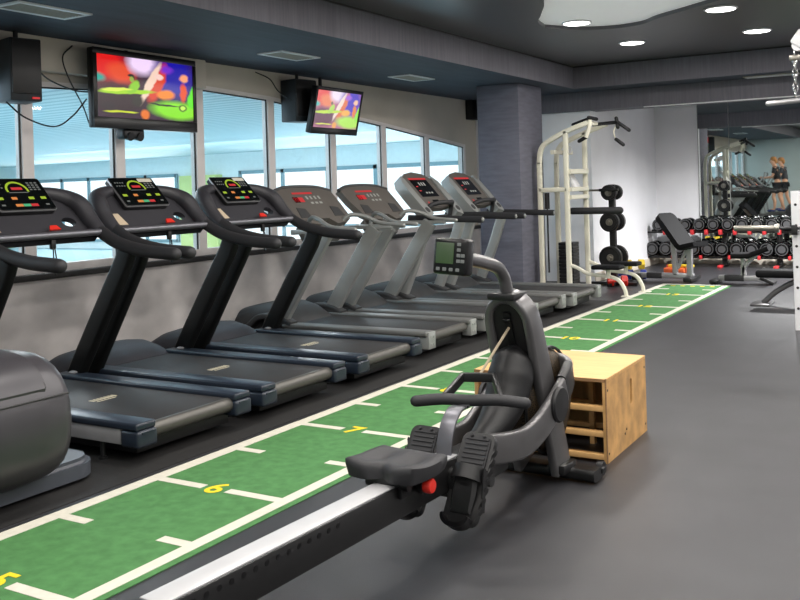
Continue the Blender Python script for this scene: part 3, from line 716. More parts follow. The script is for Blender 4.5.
def treadmill_grey(label, y, x, kind, w=0.5):
    t = thing('treadmill', label, 'treadmill', (x, y, 0), 0, 'grey treadmills facing the windows')
    deck_parts(t, M['tm_grey'], M['tm_light'], M['tm_light'], M['tm_hood'], w, False)
    hood(t, M['tm_hood'], w - 0.1, 0.4, 0, 0, [(-1.62, 0.22), (-1.68, 0.28), (-1.8, 0.36), (-1.95, 0.40), (-2.15, 0.40), (-2.33, 0.36), (-2.36, 0.30), (-2.37, 0.08)])
    for s in (-1, 1):
        q = MB(); q.box(-1.86, -1.62, min(s*(w-0.12), s*w), max(s*(w-0.12), s*w), 0.15, 0.30, 0.03, 3)
        q.sweep([(-2.1, s*(w-0.06), 0.20), (-1.95, s*(w-0.06), 0.30), (-1.72, s*(w-0.06), 0.30), (-1.55, s*(w-0.06), 0.24)], rrect(0.12, 0.06, 0.02), smooth=4)
        q.build('upright_foot', M['tm_hood'], t)
        if kind == 'A':
            q = MB(); q.sweep([(-1.72, s*(w-0.05), 0.25), (-1.12, s*(w-0.05), 1.15)], rrect(0.07, 0.16, 0.012, 3), up=(1, 0, 0)); q.build('upright', M['tm_light'], t)
            q = MB(); q.tube([(-1.46, s*(w-0.2), 1.10), (-1.44, s*(w-0.2), 1.22), (-1.36, s*(w-0.16), 1.29), (-1.22, s*(w-0.09), 1.27), (-1.05, s*(w-0.05), 1.20), (-0.78, s*(w-0.05), 1.175)], 0.022, n=10, smooth=6, round_end=True); q.build('handrail', M['tm_light'], t)
            q = MB(); q.box(-1.5, -0.92, min(s*(w-0.07), s*(w-0.02)), max(s*(w-0.07), s*(w-0.02)), 1.135, 1.175, 0.01)
            q.build('side_bar', M['tm_light'], t)
        else:
            q = MB(); q.sweep([(-1.70, s*(w-0.06), 0.25), (-1.48, s*(w-0.06), 0.75), (-1.33, s*(w-0.06), 1.17)], rrect(0.08, 0.13, 0.025, 4), up=(1, 0, 0), smooth=5); q.build('upright', M['tm_light'], t)
            q = MB(); q.sweep([(-1.56, s*(w-0.04), 1.2), (-1.1, s*(w-0.04), 1.19), (-0.6, s*(w-0.04), 1.175)], rrect(0.06, 0.075, 0.025, 4)); hr = q.build('handrail', M['black_soft'], t)
            q = MB(); q.lathe([(0.024, 0), (0.022, 0.012), (0.012, 0.018)], (-0.6, s*(w-0.04), 1.175), (1, 0, 0), 12); q.build('handrail_tip', M['tm_light'], hr)
    if kind == 'A':
        e = Vector((-0.34, 0, 0.36)).normalized(); nn = Vector((e.z, 0, -e.x)); o = Vector((-1.43, 0, 1.25))
        def P(y_, t_, off=0.0): return o + e * t_ + Vector((0, y_, 0)) + nn * off
        out = [(-0.30, -0.02), (-0.12, -0.05), (-0.05, 0.03), (0.08, 0.03), (0.16, -0.05), (0.34, -0.04), (0.44, 0.0), (0.475, 0.07), (0.49, 0.22), (0.49, 0.43), (0.3, 0.475), (0, 0.49), (-0.3, 0.475), (-0.49, 0.43), (-0.48, 0.25), (-0.42, 0.06)]
        q = MB(); q.prism([P(a, b) for a, b in out], nn * -0.07); c = q.build('console', M['tm_taupe'], t)
        q = MB(); rim = [(-0.50, 0.42), (-0.3, 0.475), (0, 0.49), (0.3, 0.475), (0.50, 0.42)]
        q.tube([P(a, b, -0.01) for a, b in rim], 0.022, n=8); q.build('console_rim', M['tm_hood'], c)
        for sy in (-0.28, 0.3):
            q = MB(); q.prism([P(sy - 0.09, 0.05, 0.002), P(sy + 0.09, 0.05, 0.002), P(sy + 0.08, 0.17, 0.002), P(sy - 0.05, 0.19, 0.002)], nn * 0.003)
            q.build('cup_recess', M['tm_hood'], c)
        q = MB(); z = 0.003
        def r(a, b, c_, d, mi): q.m(mi).quad(P(a, c_, z), P(b, c_, z), P(b, d, z), P(a, d, z))
        r(-0.22, 0.12, 0.375, 0.40, 0); r(-0.26, -0.10, 0.265, 0.33, 0); r(-0.265, -0.18, 0.26, 0.335, 2)
        for i in range(4): r(-0.04 + i * 0.07, -0.01 + i * 0.07, 0.30, 0.345, 1)
        for i in range(3): r(-0.02 + i * 0.075, 0.025 + i * 0.075, 0.235, 0.262, 1)
        q.build('display_graphics', [M['led_red'], M['led_white'], M['ui_black']], c, normals=False)  # red readouts, white keys and dark field of the flat console
        # lower tray behind
        q = MB(); q.prism([P(-0.38, 0.02, -0.07), P(0.38, 0.02, -0.07), P(0.3, -0.12, -0.16), P(-0.3, -0.12, -0.16)], nn * -0.05); q.build('console_tray', M['tm_grey'], t)
        q = MB(); q.sweep([(-1.52, -w+0.05, 1.15), (-1.52, w-0.05, 1.15)], rrect(0.05, 0.05, 0.01)); q.build('cross_bar', M['tm_light'], t)
    else:
        e = Vector((-0.36, 0, 0.40)).normalized(); nn = Vector((e.z, 0, -e.x)); o = Vector((-1.36, 0, 1.28))
        def P(y_, t_, off=0.0): return o + e * t_ + Vector((0, y_, 0)) + nn * off
        out = [(-0.30, 0.06), (-0.1, 0.03), (0.1, 0.03), (0.30, 0.06), (0.33, 0.30), (0.35, 0.52), (0.22, 0.60), (0, 0.635), (-0.22, 0.60), (-0.35, 0.52), (-0.33, 0.30)]
        q = MB(); q.prism([P(a, b) for a, b in out], nn * -0.06); c = q.build('console', M['tm_taupe'], t)
        for s in (-1, 1):
            q = MB(); ps = [(s*0.30, -0.06), (s*0.41, -0.10), (s*0.45, -0.04), (s*0.46, 0.25), (s*0.45, 0.45), (s*0.36, 0.555), (s*0.335, 0.5), (s*0.325, 0.25)]
            q.prism([P(a, b, 0.02) for a, b in ps], nn * -0.13); q.build('console_shield', M['tm_light'], c)
            q = MB(); q.lathe([(0.04, 0), (0.04, 0.004)], P(s*0.385, 0.0, 0.021), nn, 14); q.build('shield_cap', M['tm_hood'], c)
        q = MB(); z = 0.003
        def r(a, b, c_, d, mi, zz=None): q.m(mi).quad(*[P(u, v, zz or z) for u, v in ((a, c_), (b, c_), (b, d), (a, d))])
        r(-0.21, 0.21, 0.22, 0.50, 2); r(-0.21, 0.21, 0.50, 0.53, 0)
        for i in range(3): r(-0.06 + i * 0.06, -0.03 + i * 0.06, 0.40, 0.455, 1, 0.004); r(-0.05 + i * 0.065, -0.01 + i * 0.065, 0.27, 0.295, 1, 0.004)
        for i in range(2): r(-0.17, -0.12, 0.31 + i * 0.07, 0.325 + i * 0.07, 0, 0.004)
        r(-0.05, 0.10, 0.12, 0.165, 2); r(-0.19, -0.16, 0.11, 0.14, 0); r(0.17, 0.2, 0.11, 0.14, 0)
        q.build('display_graphics', [M['led_red'], M['led_white'], M['ui_black']], c, normals=False)  # red readouts, white keys and dark screen of the rounded console
        q = MB(); q.tube([(-1.42, -0.30, 1.19), (-1.38, -0.28, 1.33), (-1.30, -0.15, 1.37), (-1.26, 0, 1.37), (-1.30, 0.15, 1.37), (-1.38, 0.28, 1.33), (-1.42, 0.30, 1.19)], 0.028, n=10); q.build('grip_bar', M['black_soft'], t)
        q = MB(); q.sweep([(-1.50, -w+0.05, 1.18), (-1.50, w-0.05, 1.18)], rrect(0.07, 0.07, 0.02)); q.build('cross_bar', M['tm_grey'], t)
    return t
treadmill_grey('grey treadmill with wide flat console, standing directly beside the black treadmills', 7.83, -4.14, 'A', 0.5)
treadmill_grey('grey treadmill with wide flat console, beside the treadmills with rounded consoles', 8.98, -4.13, 'A', 0.5)
treadmill_grey('grey treadmill with rounded console, standing directly behind the rower monitor in view', 10.0, -4.03, 'B', 0.5)
treadmill_grey('grey treadmill with rounded console, closest to the dark pillar', 11.1, -3.98, 'B', 0.52)

# ------------------------------------------------------------------ cross trainers at the left edge (only the rear housing stands in view)
def cross_trainer(label, x, y):
    t = thing('cross_trainer', label, 'cross trainer', (x, y, 0))
    q = MB(); pts = rrect(0.62, 1.42, 0.16, 6)
    q.prism([(a - 0.52, b, 0.025) for a, b in pts], (0, 0, 0.105)); q.box(-2.1, -0.5, -0.12, 0.12, 0.04, 0.16, 0.02); q.box(-2.2, -2.0, -0.4, 0.4, 0.02, 0.12, 0.03)
    bm = q.bm; es = [e for e in bm.edges if all(abs(v.co.z - 0.13) < 1e-4 for v in e.verts)]
    bmesh.ops.bevel(bm, geom=es, offset=0.03, segments=3, affect='EDGES')
    q.build('base', M['ellip_base'], t)
    for xx, yy in ((-0.30, -0.5), (-0.30, 0.5), (-0.7, 0.5), (-0.7, -0.5)):
        q = MB(); q.cyl((xx, yy, 0), (xx, yy, 0.03), 0.03); q.build('levelling_foot', M['black'], t)
    # drum housing: barrel with axis across the machine
    prof = []
    for k in range(28):
        a = 2 * PI * k / 28
        r = 0.36 + 0.0 * math.cos(a)
        sg = lambda v, e_: math.copysign(abs(v) ** e_, v)
        prof.append((-0.40 + 0.42 * sg(math.cos(a), 0.78) * (1.0 if math.cos(a) > 0 else 1.25), 0.42 + 0.35 * sg(math.sin(a), 0.85)))
    rings = []
    for yy, s in ((-0.37, 0.76), (-0.365, 0.86), (-0.34, 0.93), (-0.29, 0.97), (-0.15, 1.0), (0.15, 1.0), (0.29, 0.97), (0.34, 0.93), (0.365, 0.86), (0.37, 0.76)):
        rings.append([(-0.40 + (px + 0.40) * s, yy, 0.42 + (pz - 0.42) * s) for px, pz in prof])
    q = MB(); q.ring_loft(rings); hs = q.build('drum_housing', M['ellip'], t)
    q = MB()
    arc = [(-0.40 + 0.428 * math.cos(a) ** 0.78 if math.cos(a) > 0 else -0.40, 0.42 + 0.357 * math.sin(a) ** 0.85) for a in [math.radians(d) for d in range(28, 91, 6)]]
    q.ring_loft([[(px, -0.26, pz) for px, pz in arc] + [(px - 0.012 * (px + 0.44), -0.26, pz - 0.02) for px, pz in reversed(arc)],
                 [(px, 0.20, pz) for px, pz in arc] + [(px - 0.012 * (px + 0.44), 0.20, pz - 0.02) for px, pz in reversed(arc)]])
    bmesh.ops.bevel(q.bm, geom=[e for e in q.bm.edges if abs(e.verts[0].co.y - e.verts[1].co.y) < 1e-4], offset=0.01, segments=2, affect='EDGES')
    q.build('housing_step', M['ellip'], hs)
    q = MB(); q.tube([(-0.40 + 0.422 * math.cos(math.radians(20)) ** 0.78, -0.32, 0.42 + 0.352 * math.sin(math.radians(20)) ** 0.85), (-0.40 + 0.422 * math.cos(math.radians(20)) ** 0.78, 0.32, 0.42 + 0.352 * math.sin(math.radians(20)) ** 0.85)], 0.005, n=6, smooth=0)
    q.build('housing_seam', M['black'], hs)
    for s in (-1, 1):
        q = MB(); q.sweep([(-0.45, s * 0.30, 0.42), (-1.0, s * 0.26, 0.36 + s * 0.03), (-1.75, s * 0.30, 0.34)], rrect(0.06, 0.07, 0.02)); q.box(-1.35, -0.95, s * 0.26 - 0.08, s * 0.26 + 0.08, 0.39 + s * 0.03, 0.42 + s * 0.03, 0.01)
        q.build('pedal_arm', M['tm_grey'], t)
        q = MB(); q.tube([(-1.75, s * 0.33, 0.34), (-1.82, s * 0.34, 0.9), (-1.70, s * 0.33, 1.3), (-1.52, s * 0.30, 1.62), (-1.50, s * 0.24, 1.72)], 0.024, round_end=True); q.build('swing_handle', M['tm_light'], t)
    q = MB(); q.sweep([(-2.08, 0, 0.1), (-1.9, 0, 1.25)], rrect(0.11, 0.15, 0.03), up=(1, 0, 0)); q.build('console_post', M['tm_upright'], t)
    q = MB().xf(Matrix.Translation((-1.84, 0, 1.42)) @ Matrix.Rotation(math.radians(45), 4, 'Y')); q.box(-0.2, 0.2, -0.26, 0.26, -0.03, 0.03, 0.02); q.build('console', M['black'], t)
    return t
cross_trainer('rounded grey cross trainer housing on its base, cut by the left picture edge', -3.93, 2.90)
cross_trainer('grey cross trainer outside the frame, carrying the person in a grey shirt', -3.93, 1.40)

# ------------------------------------------------------------------ plywood jump box
t = thing('jump_box', 'plywood jump box with an open lattice side, standing behind the rowing machine', 'jump box', (-1.70, 4.985, 0), math.radians(0.6))
bw, bd, bh, th = 0.80, 0.785, 0.468, 0.02
q = MB(); q.box(-bw, 0, 0, bd, bh - th, bh, 0.002); q.build('top_panel', M['ply_top'], t)
# right panel with a hand slot
outer = [(0, 0), (bd, 0), (bd, bh - th), (0, bh - th)]; slot = [(0.47 + a, 0.31 + b) for a, b in rrect(0.045, 0.15, 0.02, 3)]
pts = [Vector(p) for p in outer + slot]; ns = len(slot)
vs, es, fs, *_ = delaunay_2d_cdt(pts, [(i, (i+1) % 4) for i in range(4)] + [(4+i, 4 + (i+1) % ns) for i in range(ns)], [], 1, 1e-6)
q = MB(); sv = [Vector(p) for p in slot]
for xx in (0, -th):
    V = [q._v((xx, v.x, v.y)) for v in vs]
    for f in fs:
        if not inside(sum((vs[i] for i in f), Vector((0, 0))) / len(f), sv): q._f([V[i] for i in f])
for ring in (outer, slot):
    a = [q._v((0, p[0], p[1])) for p in ring]; b = [q._v((-th, p[0], p[1])) for p in ring]
    for i in range(len(ring)): q._f([a[i], a[(i+1) % len(ring)], b[(i+1) % len(ring)], b[i]])
q.build('side_panel', mat('plywood_side', (194, 150, 94), 0.6, vary=0.28, scale=9), t)
q = MB(); q.box(-0.004, 0.0006, -0.001, 0.012, 0, bh); q.box(-bw, 0.0006, -0.001, 0.004, bh - 0.018, bh - 0.001); q.build('panel_edge', M['ply_edge'], t)
q = MB(); q.box(-bw, -bw + th, 0, bd, 0, bh - th); q.build('side_panel', M['ply_in'], t)
q = MB(); q.box(-bw + th, -th, bd - th, bd, 0, bh - th); q.build('back_panel', M['ply_in'], t)
for z in (0.02, 0.145, 0.285):
    q = MB(); q.box(-bw + th, -th, 0.0, 0.05, z, z + 0.028, 0.002); q.build('lattice_slat', M['ply_top'], t)
for z in (0.085, 0.22, 0.355):
    q = MB(); q.box(-bw + th, -th, 0.40, 0.43, z, z + 0.028, 0.002); q.build('lattice_slat', M['ply_in'], t)
for x in (-0.21, -0.43, -0.62):
    q = MB(); q.box(x - 0.014, x + 0.014, 0.36, 0.40, 0.0, bh - th); q.build('lattice_post', M['ply_in'], t)
for yy, zz in ((0.03, 0.05), (0.03, 0.40), (bd - 0.03, 0.05), (bd - 0.03, 0.4), (0.33, 0.09), (0.36, 0.11)):
    q = MB(); q.cyl((0, yy, zz), (0.002, yy, zz), 0.007, n=10); q.build('screw_head', M['sill'], t)
# ------------------------------------------------------------------ rowing machine
TH = math.radians(2.5)
row = thing('rowing_machine', 'grey and black rowing machine with sliding seat, red knob and green display monitor', 'rowing machine', (-1.93, 4.68, 0), -TH)
R_ = row
q = MB(); q.box(-0.052, 0.052, -2.74, -0.55, 0.235, 0.366, 0.006); rail = q.build('rail', M['row_black'], R_)
q = MB(); q.box(-0.056, 0.044, -2.73, -1.02, 0.364, 0.371, 0.002); q.build('rail_track', M['white_rail'], rail)
q = MB(); q.box(-0.062, 0.062, -2.775, -2.735, 0.225, 0.375, 0.012); q.build('rail_end_cap', M['black'], rail)
for i in range(14):
    yy = -2.62 + i * 0.055
    q = MB(); q.cyl((0.052, yy, 0.338), (0.0535, yy, 0.338), 0.011, n=10); q.build('rail_hole', M['black_gloss'], rail)
q = MB(); q.sweep([(0, -2.55, 0.25), (0, -2.62, 0.06)], rrect(0.08, 0.05, 0.01), up=(0, 1, 0)); q.sweep([(-0.22, -2.63, 0.035), (0.22, -2.63, 0.035)], rrect(0.06, 0.05, 0.015)); q.build('rear_leg', M['row_black'], R_)
# seat
q = MB(); rings_t = []; nu, nv = 28, 20
sc = (-0.012, -1.42)
top = []; 
def seat_xy(u, v):     # u,v in -1..1 squircle
    x = 0.178 * u * math.sqrt(max(0, 1 - 0.18 * v * v)); y = 0.158 * v * math.sqrt(max(0, 1 - 0.28 * u * u))
    if v < 0: y += 0.045 * math.exp(-(u / 0.28) ** 2) * (-v)
    return x, y
def seat_z(u, v):
    z = 0.455 - 0.022 * math.exp(-((abs(u) - 0.45) / 0.28) ** 2 - ((v - 0.05) / 0.55) ** 2) + 0.016 * max(0, -v) ** 2 * (1 - math.exp(-(u / 0.25) ** 2)) + 0.012 * abs(u) ** 4
    return z - 0.02 * max(abs(u), abs(v)) ** 10
G = [[q._v((sc[0] + seat_xy(-1 + 2*i/nu, -1 + 2*j/nv)[0], sc[1] + seat_xy(-1 + 2*i/nu, -1 + 2*j/nv)[1], seat_z(-1 + 2*i/nu, -1 + 2*j/nv))) for i in range(nu + 1)] for j in range(nv + 1)]
for j in range(nv):
    for i in range(nu): q._f([G[j][i], G[j][i+1], G[j+1][i+1], G[j+1][i]])
bord = [G[0][i] for i in range(nu)] + [G[j][nu] for j in range(nv)] + [G[nv][nu - i] for i in range(nu)] + [G[nv - j][0] for j in range(nv)]
Minv = [v.co.copy() for v in bord]
l1 = [q._v((p.x * 1.0, p.y, p.z - 0.022)) for p in Minv]
l2 = [q._v((sc[0] + (p.x - sc[0]) * 0.94, sc[1] + (p.y - sc[1]) * 0.94, 0.392)) for p in Minv]
nb = len(bord)
for i in range(nb):
    q._f([bord[i], l1[i], l1[(i+1) % nb], bord[(i+1) % nb]]); q._f([l1[i], l2[i], l2[(i+1) % nb], l1[(i+1) % nb]])
q._f(l2)
seat = q.build('seat', M['black_soft'], R_, angle=60)
q = MB(); q.box(-0.095, 0.07, -1.53, -1.30, 0.373, 0.396, 0.006); q.box(0.055, 0.075, -1.52, -1.32, 0.32, 0.39, 0.004); q.box(-0.08, -0.06, -1.52, -1.32, 0.32, 0.39, 0.004)
for yy in (-1.50, -1.34): q.cyl((-0.10, yy, 0.372), (0.10, yy, 0.372), 0.022, n=14)
cg = q.build('seat_carriage', M['black'], R_)
q = MB(); q.lathe([(0.012, 0.0), (0.012, 0.07), (0.034, 0.072), (0.038, 0.08), (0.038, 0.098)], (0.015, -1.40, 0.352), (1, 0, 0), 20); q.build('knob_stem', M['black'], cg)
q = MB(); q.lathe([(0.030, 0.097), (0.031, 0.122), (0.026, 0.131), (0.0, 0.133)], (0.015, -1.40, 0.352), (1, 0, 0), 20); q.build('red_knob', M['red'], cg)
# foot rests
for s in (-1, 1):
    px = 0.135 * s
    e = Vector((0, 0.22, 0.325)).normalized(); nn = Vector((0, -e.z, e.y)); o = Vector((px, -1.20, 0.13))
    def P(x_, t_, off=0.0): return o + e * t_ + Vector((x_, 0, 0)) + nn * off
    q = MB(); q.prism([P(a, b + 0.205, -0.03) for a, b in rrect(0.16, 0.40, 0.035, 4)], nn * 0.03)
    for k in range(7): q.prism([P(s * 0.080, 0.06 + k * 0.042, -0.03), P(s * 0.080, 0.075 + k * 0.042, -0.03), P(s * 0.089, 0.092 + k * 0.042, -0.03), P(s * 0.089, 0.077 + k * 0.042, -0.03)], nn * 0.03)
    fp = q.build('foot_plate', M['row_black'], R_)
    q = MB()
    for k in range(6): q.prism([P(-0.055, 0.265 + k * 0.021, 0.0), P(0.055, 0.265 + k * 0.021, 0.0), P(0.055, 0.275 + k * 0.021, 0.0), P(-0.055, 0.275 + k * 0.021, 0.0)], nn * 0.012)
    q.prism([P(a, b + 0.315, 0.0) for a, b in rrect(0.125, 0.15, 0.02, 3)], nn * 0.006)
    for xx in (-0.03, 0.03): q.lathe([(0.008, 0), (0.006, 0.02), (0.001, 0.022)], P(xx, 0.385, 0), nn, 8)
    q.build('toe_grip', M['black_soft'], fp)
    q = MB(); hp = []
    q.ring_loft([[P(-0.068 * c, 0.03 - 0.05 * math.sin(a) , off) for a, c in [(math.radians(d), math.cos(math.radians(d))) for d in range(0, 181, 15)]] + [P(-0.058 * c, 0.035 - 0.035 * math.sin(a), off) for a, c in [(math.radians(d), math.cos(math.radians(d))) for d in range(180, -1, -15)]] for off in (-0.01, 0.05)])
    q.build('heel_cup', M['black_gloss'], fp)
    q = MB(); arc = [P(-0.078 * math.cos(a), 0.215, 0.0 + 0.075 * math.sin(a)) for a in [math.radians(d) for d in range(0, 181, 15)]]
    q.ring_loft([[p + e * 0.03 for p in arc] + [p + e * 0.03 - nn * 0.004 for p in reversed(arc)], [p - e * 0.03 for p in arc] + [p - e * 0.03 - nn * 0.004 for p in reversed(arc)]]); q.build('foot_strap', M['black'], fp)
    q = MB(); q.prism([P(s * 0.08, 0.24, 0.02), P(s * 0.086, 0.24, 0.02), P(s * 0.086, 0.08, -0.05), P(s * 0.08, 0.08, -0.05)], nn * 0.03); q.build('strap_tail', M['black'], fp)
    q = MB(); q.ring_loft([[P(-0.05 * k, 0.05, 0.004), P(0.05 * k, 0.05, 0.004), P(0.058 * k, 0.13, 0.012), P(0.055 * k, 0.20, 0.022), P(-0.055 * k, 0.20, 0.022), P(-0.058 * k, 0.13, 0.012)] if k == 1 else [P(-0.04, 0.06, 0.012), P(0.04, 0.06, 0.012), P(0.045, 0.13, 0.03), P(0.04, 0.2, 0.04), P(-0.04, 0.2, 0.04), P(-0.045, 0.13, 0.03)] for k in (1, 0)]); q.build('heel_pad', M['vinyl'], fp)
q = MB(); q.box(-0.10, 0.10, -1.12, -0.62, 0.20, 0.34, 0.03, 3); q.sweep([(-0.2, -1.0, 0.27), (0.2, -1.0, 0.27)], rrect(0.05, 0.05, 0.02)); q.build('foot_bracket', M['row_black'], R_)
# arched front column
def sc_(z, off=0.0): return -0.062 - 0.372 * (z - 0.07) + off
path = [(-0.105, sc_(0.07), 0.07), (-0.105, sc_(0.4), 0.4), (-0.108, sc_(0.84), 0.84)]
for d in range(170, 5, -12):
    a = math.radians(d); z = 0.87 + 0.13 * math.sin(a); path.append((0.108 * math.cos(a), sc_(z), z))
path += [(0.108, sc_(0.84), 0.84), (0.105, sc_(0.4), 0.4), (0.105, sc_(0.07), 0.07)]
depth = Vector((0, 1, 0.372)).normalized()
q = MB(); rings = []
P3 = [Vector(p) for p in path]
for i, p in enumerate(P3):
    t_ = (P3[min(i+1, len(P3)-1)] - P3[max(i-1, 0)]).normalized(); side = t_.cross(depth).normalized()
    dd = 0.175 if p.z < 0.6 else 0.175 - 0.07 * (p.z - 0.6) / 0.4
    rings.append([p + side * a + depth * b for a, b in rrect(0.046, dd, 0.014, 3)])
q.ring_loft(rings); q.build('column', M['row_grey'], R_)
q = MB(); shp = [(-0.085, sc_(0.35, -0.06), 0.35)] + [(0.086 * math.cos(math.radians(d)), sc_(0.87 + 0.105 * math.sin(math.radians(d)), -0.045), 0.87 + 0.105 * math.sin(math.radians(d))) for d in range(180, -1, -15)] + [(0.085, sc_(0.35, -0.045), 0.35)]
q.prism(shp, (0, 0.02, 0)); cs = q.build('column_shroud', M['row_black'], R_)
q = MB(); shp = [(-0.018, sc_(0.74, -0.055), 0.74), (0.018, sc_(0.74, -0.055), 0.74), (0.018, sc_(0.92, -0.055), 0.92), (-0.018, sc_(0.92, -0.055), 0.92)]; q.prism(shp, (0, 0.02, 0)); q.tube([(-0.02, sc_(0.88, -0.06), 0.88), (0.02, sc_(0.88, -0.06), 0.88)], 0.008, smooth=0)
q.build('cord_slot', M['black_gloss'], cs)
q = MB(); q.tube([(0, -0.335, 0.715), (0, -0.365, 0.675), (0, -0.40, 0.60), (0, -0.45, 0.51), (0, -0.54, 0.43), (0, -0.68, 0.37), (0, -0.84, 0.34)], [0.05, 0.10, 0.115, 0.108, 0.09, 0.068, 0.045], n=24, smooth=6, round_end=True); q.build('resistance_cover', M['vinyl'], R_)
# flywheel cage
q = MB(); q.lathe([(0.02, -0.11), (0.15, -0.105), (0.235, -0.085), (0.268, -0.045), (0.272, 0.0), (0.268, 0.045), (0.235, 0.085), (0.15, 0.105), (0.02, 0.11)], (0, -0.09, 0.425), (1, 0, 0), 40); fc = q.build('flywheel_cage', M['mesh'], R_)
q = MB()
for xx in (-0.06, 0.06):
    q.tube([(xx, -0.09 + 0.272 * math.cos(2*PI*k/36), 0.425 + 0.272 * math.sin(2*PI*k/36)) for k in range(36)], 0.009, n=6, smooth=0, closed=True)
q.build('cage_rim', M['black'], fc)
# swept side frame around the cage
half = [(0.10, -0.88, 0.365), (0.13, -0.76, 0.345), (0.158, -0.60, 0.335), (0.172, -0.47, 0.365), (0.178, -0.35, 0.415), (0.178, -0.24, 0.465), (0.174, -0.13, 0.52), (0.155, -0.04, 0.56), (0.09, 0.01, 0.58), (0, 0.02, 0.585)]
full = half + [(-x, y, z) for x, y, z in reversed(half[:-1])]
q = MB(); q.sweep(full, rrect(0.042, 0.142, 0.016, 3), smooth=5); q.build('side_frame', M['row_grey'], R_)
for s in (-1, 1):
    q = MB(); q.lathe([(0.088, 0.0), (0.09, 0.012), (0.082, 0.022), (0.0, 0.026)], (s * 0.195, -0.275, 0.452), (s, 0, 0), 28); q.build('pivot_cap', M['black'], R_)
    q = MB(); q.sweep([(s * 0.173, -0.16, 0.508), (s * 0.17, -0.11, 0.532), (s * 0.155, -0.04, 0.562)], rrect(0.052, 0.155, 0.02)); q.build('frame_sleeve', M['row_black'], R_)
q = MB(); q.sweep([(-0.36, -0.01, 0.04), (0.29, -0.01, 0.04)], rrect(0.12, 0.06, 0.022)); q.box(0.06, 0.16, -0.14, 0.02, 0.05, 0.10, 0.01); bs = q.build('front_foot', M['row_black'], R_)
for s in (-1, 1):
    q = MB(); q.lathe([(0.02, -0.018), (0.036, -0.016), (0.036, 0.016), (0.02, 0.018)], (s * 0.27, 0.08, 0.05), (1, 0, 0), 18); q.box(s*0.27 - 0.03, s*0.27 + 0.03, 0.03, 0.07, 0.035, 0.065, 0.005); q.build('transport_wheel', M['black'], bs)
# monitor and its arm
q = MB(); q.tube([(0, -0.405, 0.99), (0, -0.43, 1.07), (0, -0.46, 1.115), (0, -0.52, 1.155), (0, -0.64, 1.185), (0, -0.82, 1.22)], 0.032, n=14, smooth=7); arm = q.build('monitor_arm', M['row_grey'], R_)
q = MB(); q.box(-0.075, 0.075, -0.49, -0.33, 0.985, 1.02, 0.01); q.build('arm_collar', M['row_black'], arm)
Mm = Matrix.Translation((-0.01, -0.92, 1.237)) @ Matrix.Rotation(math.radians(-6), 4, 'X') @ Matrix.Rotation(math.radians(3), 4, 'Y')
q = MB().xf(Mm); q.box(-0.088, 0.088, -0.03, 0.045, -0.085, 0.082, 0.016, 3); q.box(-0.05, 0.05, 0.045, 0.1, -0.05, 0.05, 0.012); mo = q.build('monitor', M['black_gloss'], R_)
q = MB().xf(Mm); q.box(-0.07, 0.022, -0.034, -0.028, -0.035, 0.06, 0.003); q.build('lcd_screen', M['lcd'], mo)
for bx, bz in [(0.048, 0.055 - k * 0.025) for k in range(4)] + [(0.070, 0.005), (0.070, -0.02)] + [(-0.055 + k * 0.034, -0.06) for k in range(4)]:
    q = MB().xf(Mm); q.box(bx - 0.009, bx + 0.009, -0.036, -0.029, bz - 0.0075, bz + 0.0075, 0.002); q.build('monitor_button', M['ui_grey'], mo)
# pull handle resting on its holder, cord to the column
a, b = Vector((-0.215, -0.945, 0.565)), Vector((0.25, -0.755, 0.562)); mid = (a + b) / 2 + Vector((0, 0, 0.008)); dirv = (b - a).normalized()
q = MB(); q.tube([a, a.lerp(mid, 0.5) + Vector((0, 0, 0.008)), mid, b.lerp(mid, 0.5) + Vector((0, 0, 0.008)), b], 0.027, n=12, smooth=6, round_end=True); hd = q.build('pull_handle', M['black_soft'], R_)
q = MB(); c1, c2 = Vector((-0.105, -0.70, 0.64)), Vector((0.035, -0.645, 0.64)); l1_, l2_ = a.lerp(b, 0.26) + Vector((0, 0, 0.016)), a.lerp(b, 0.78) + Vector((0, 0, 0.016))
for u, v in ((l1_, c1), (l2_, c2), (c1, c2)): q.sweep([u, v], rrect(0.022, 0.044, 0.005), up=(0, 0, 1))
q.build('handle_bracket', M['row_black'], hd)
q = MB(); q.tube([(c1 + c2) / 2, Vector((0, sc_(0.84, -0.055), 0.84))], 0.007, n=6, smooth=0); q.build('pull_cord', mat('cord_beige', (172, 158, 134), 0.7), hd)
q = MB(); q.sweep([(-0.01, -1.05, 0.36), (-0.01, -1.035, 0.43), (-0.01, -1.0, 0.50), (-0.01, -0.94, 0.545), (-0.01, -0.87, 0.55)], rrect(0.075, 0.014, 0.004), up=(0, 1, 0), smooth=5); q.build('handle_holder', M['bar_metal'], R_)

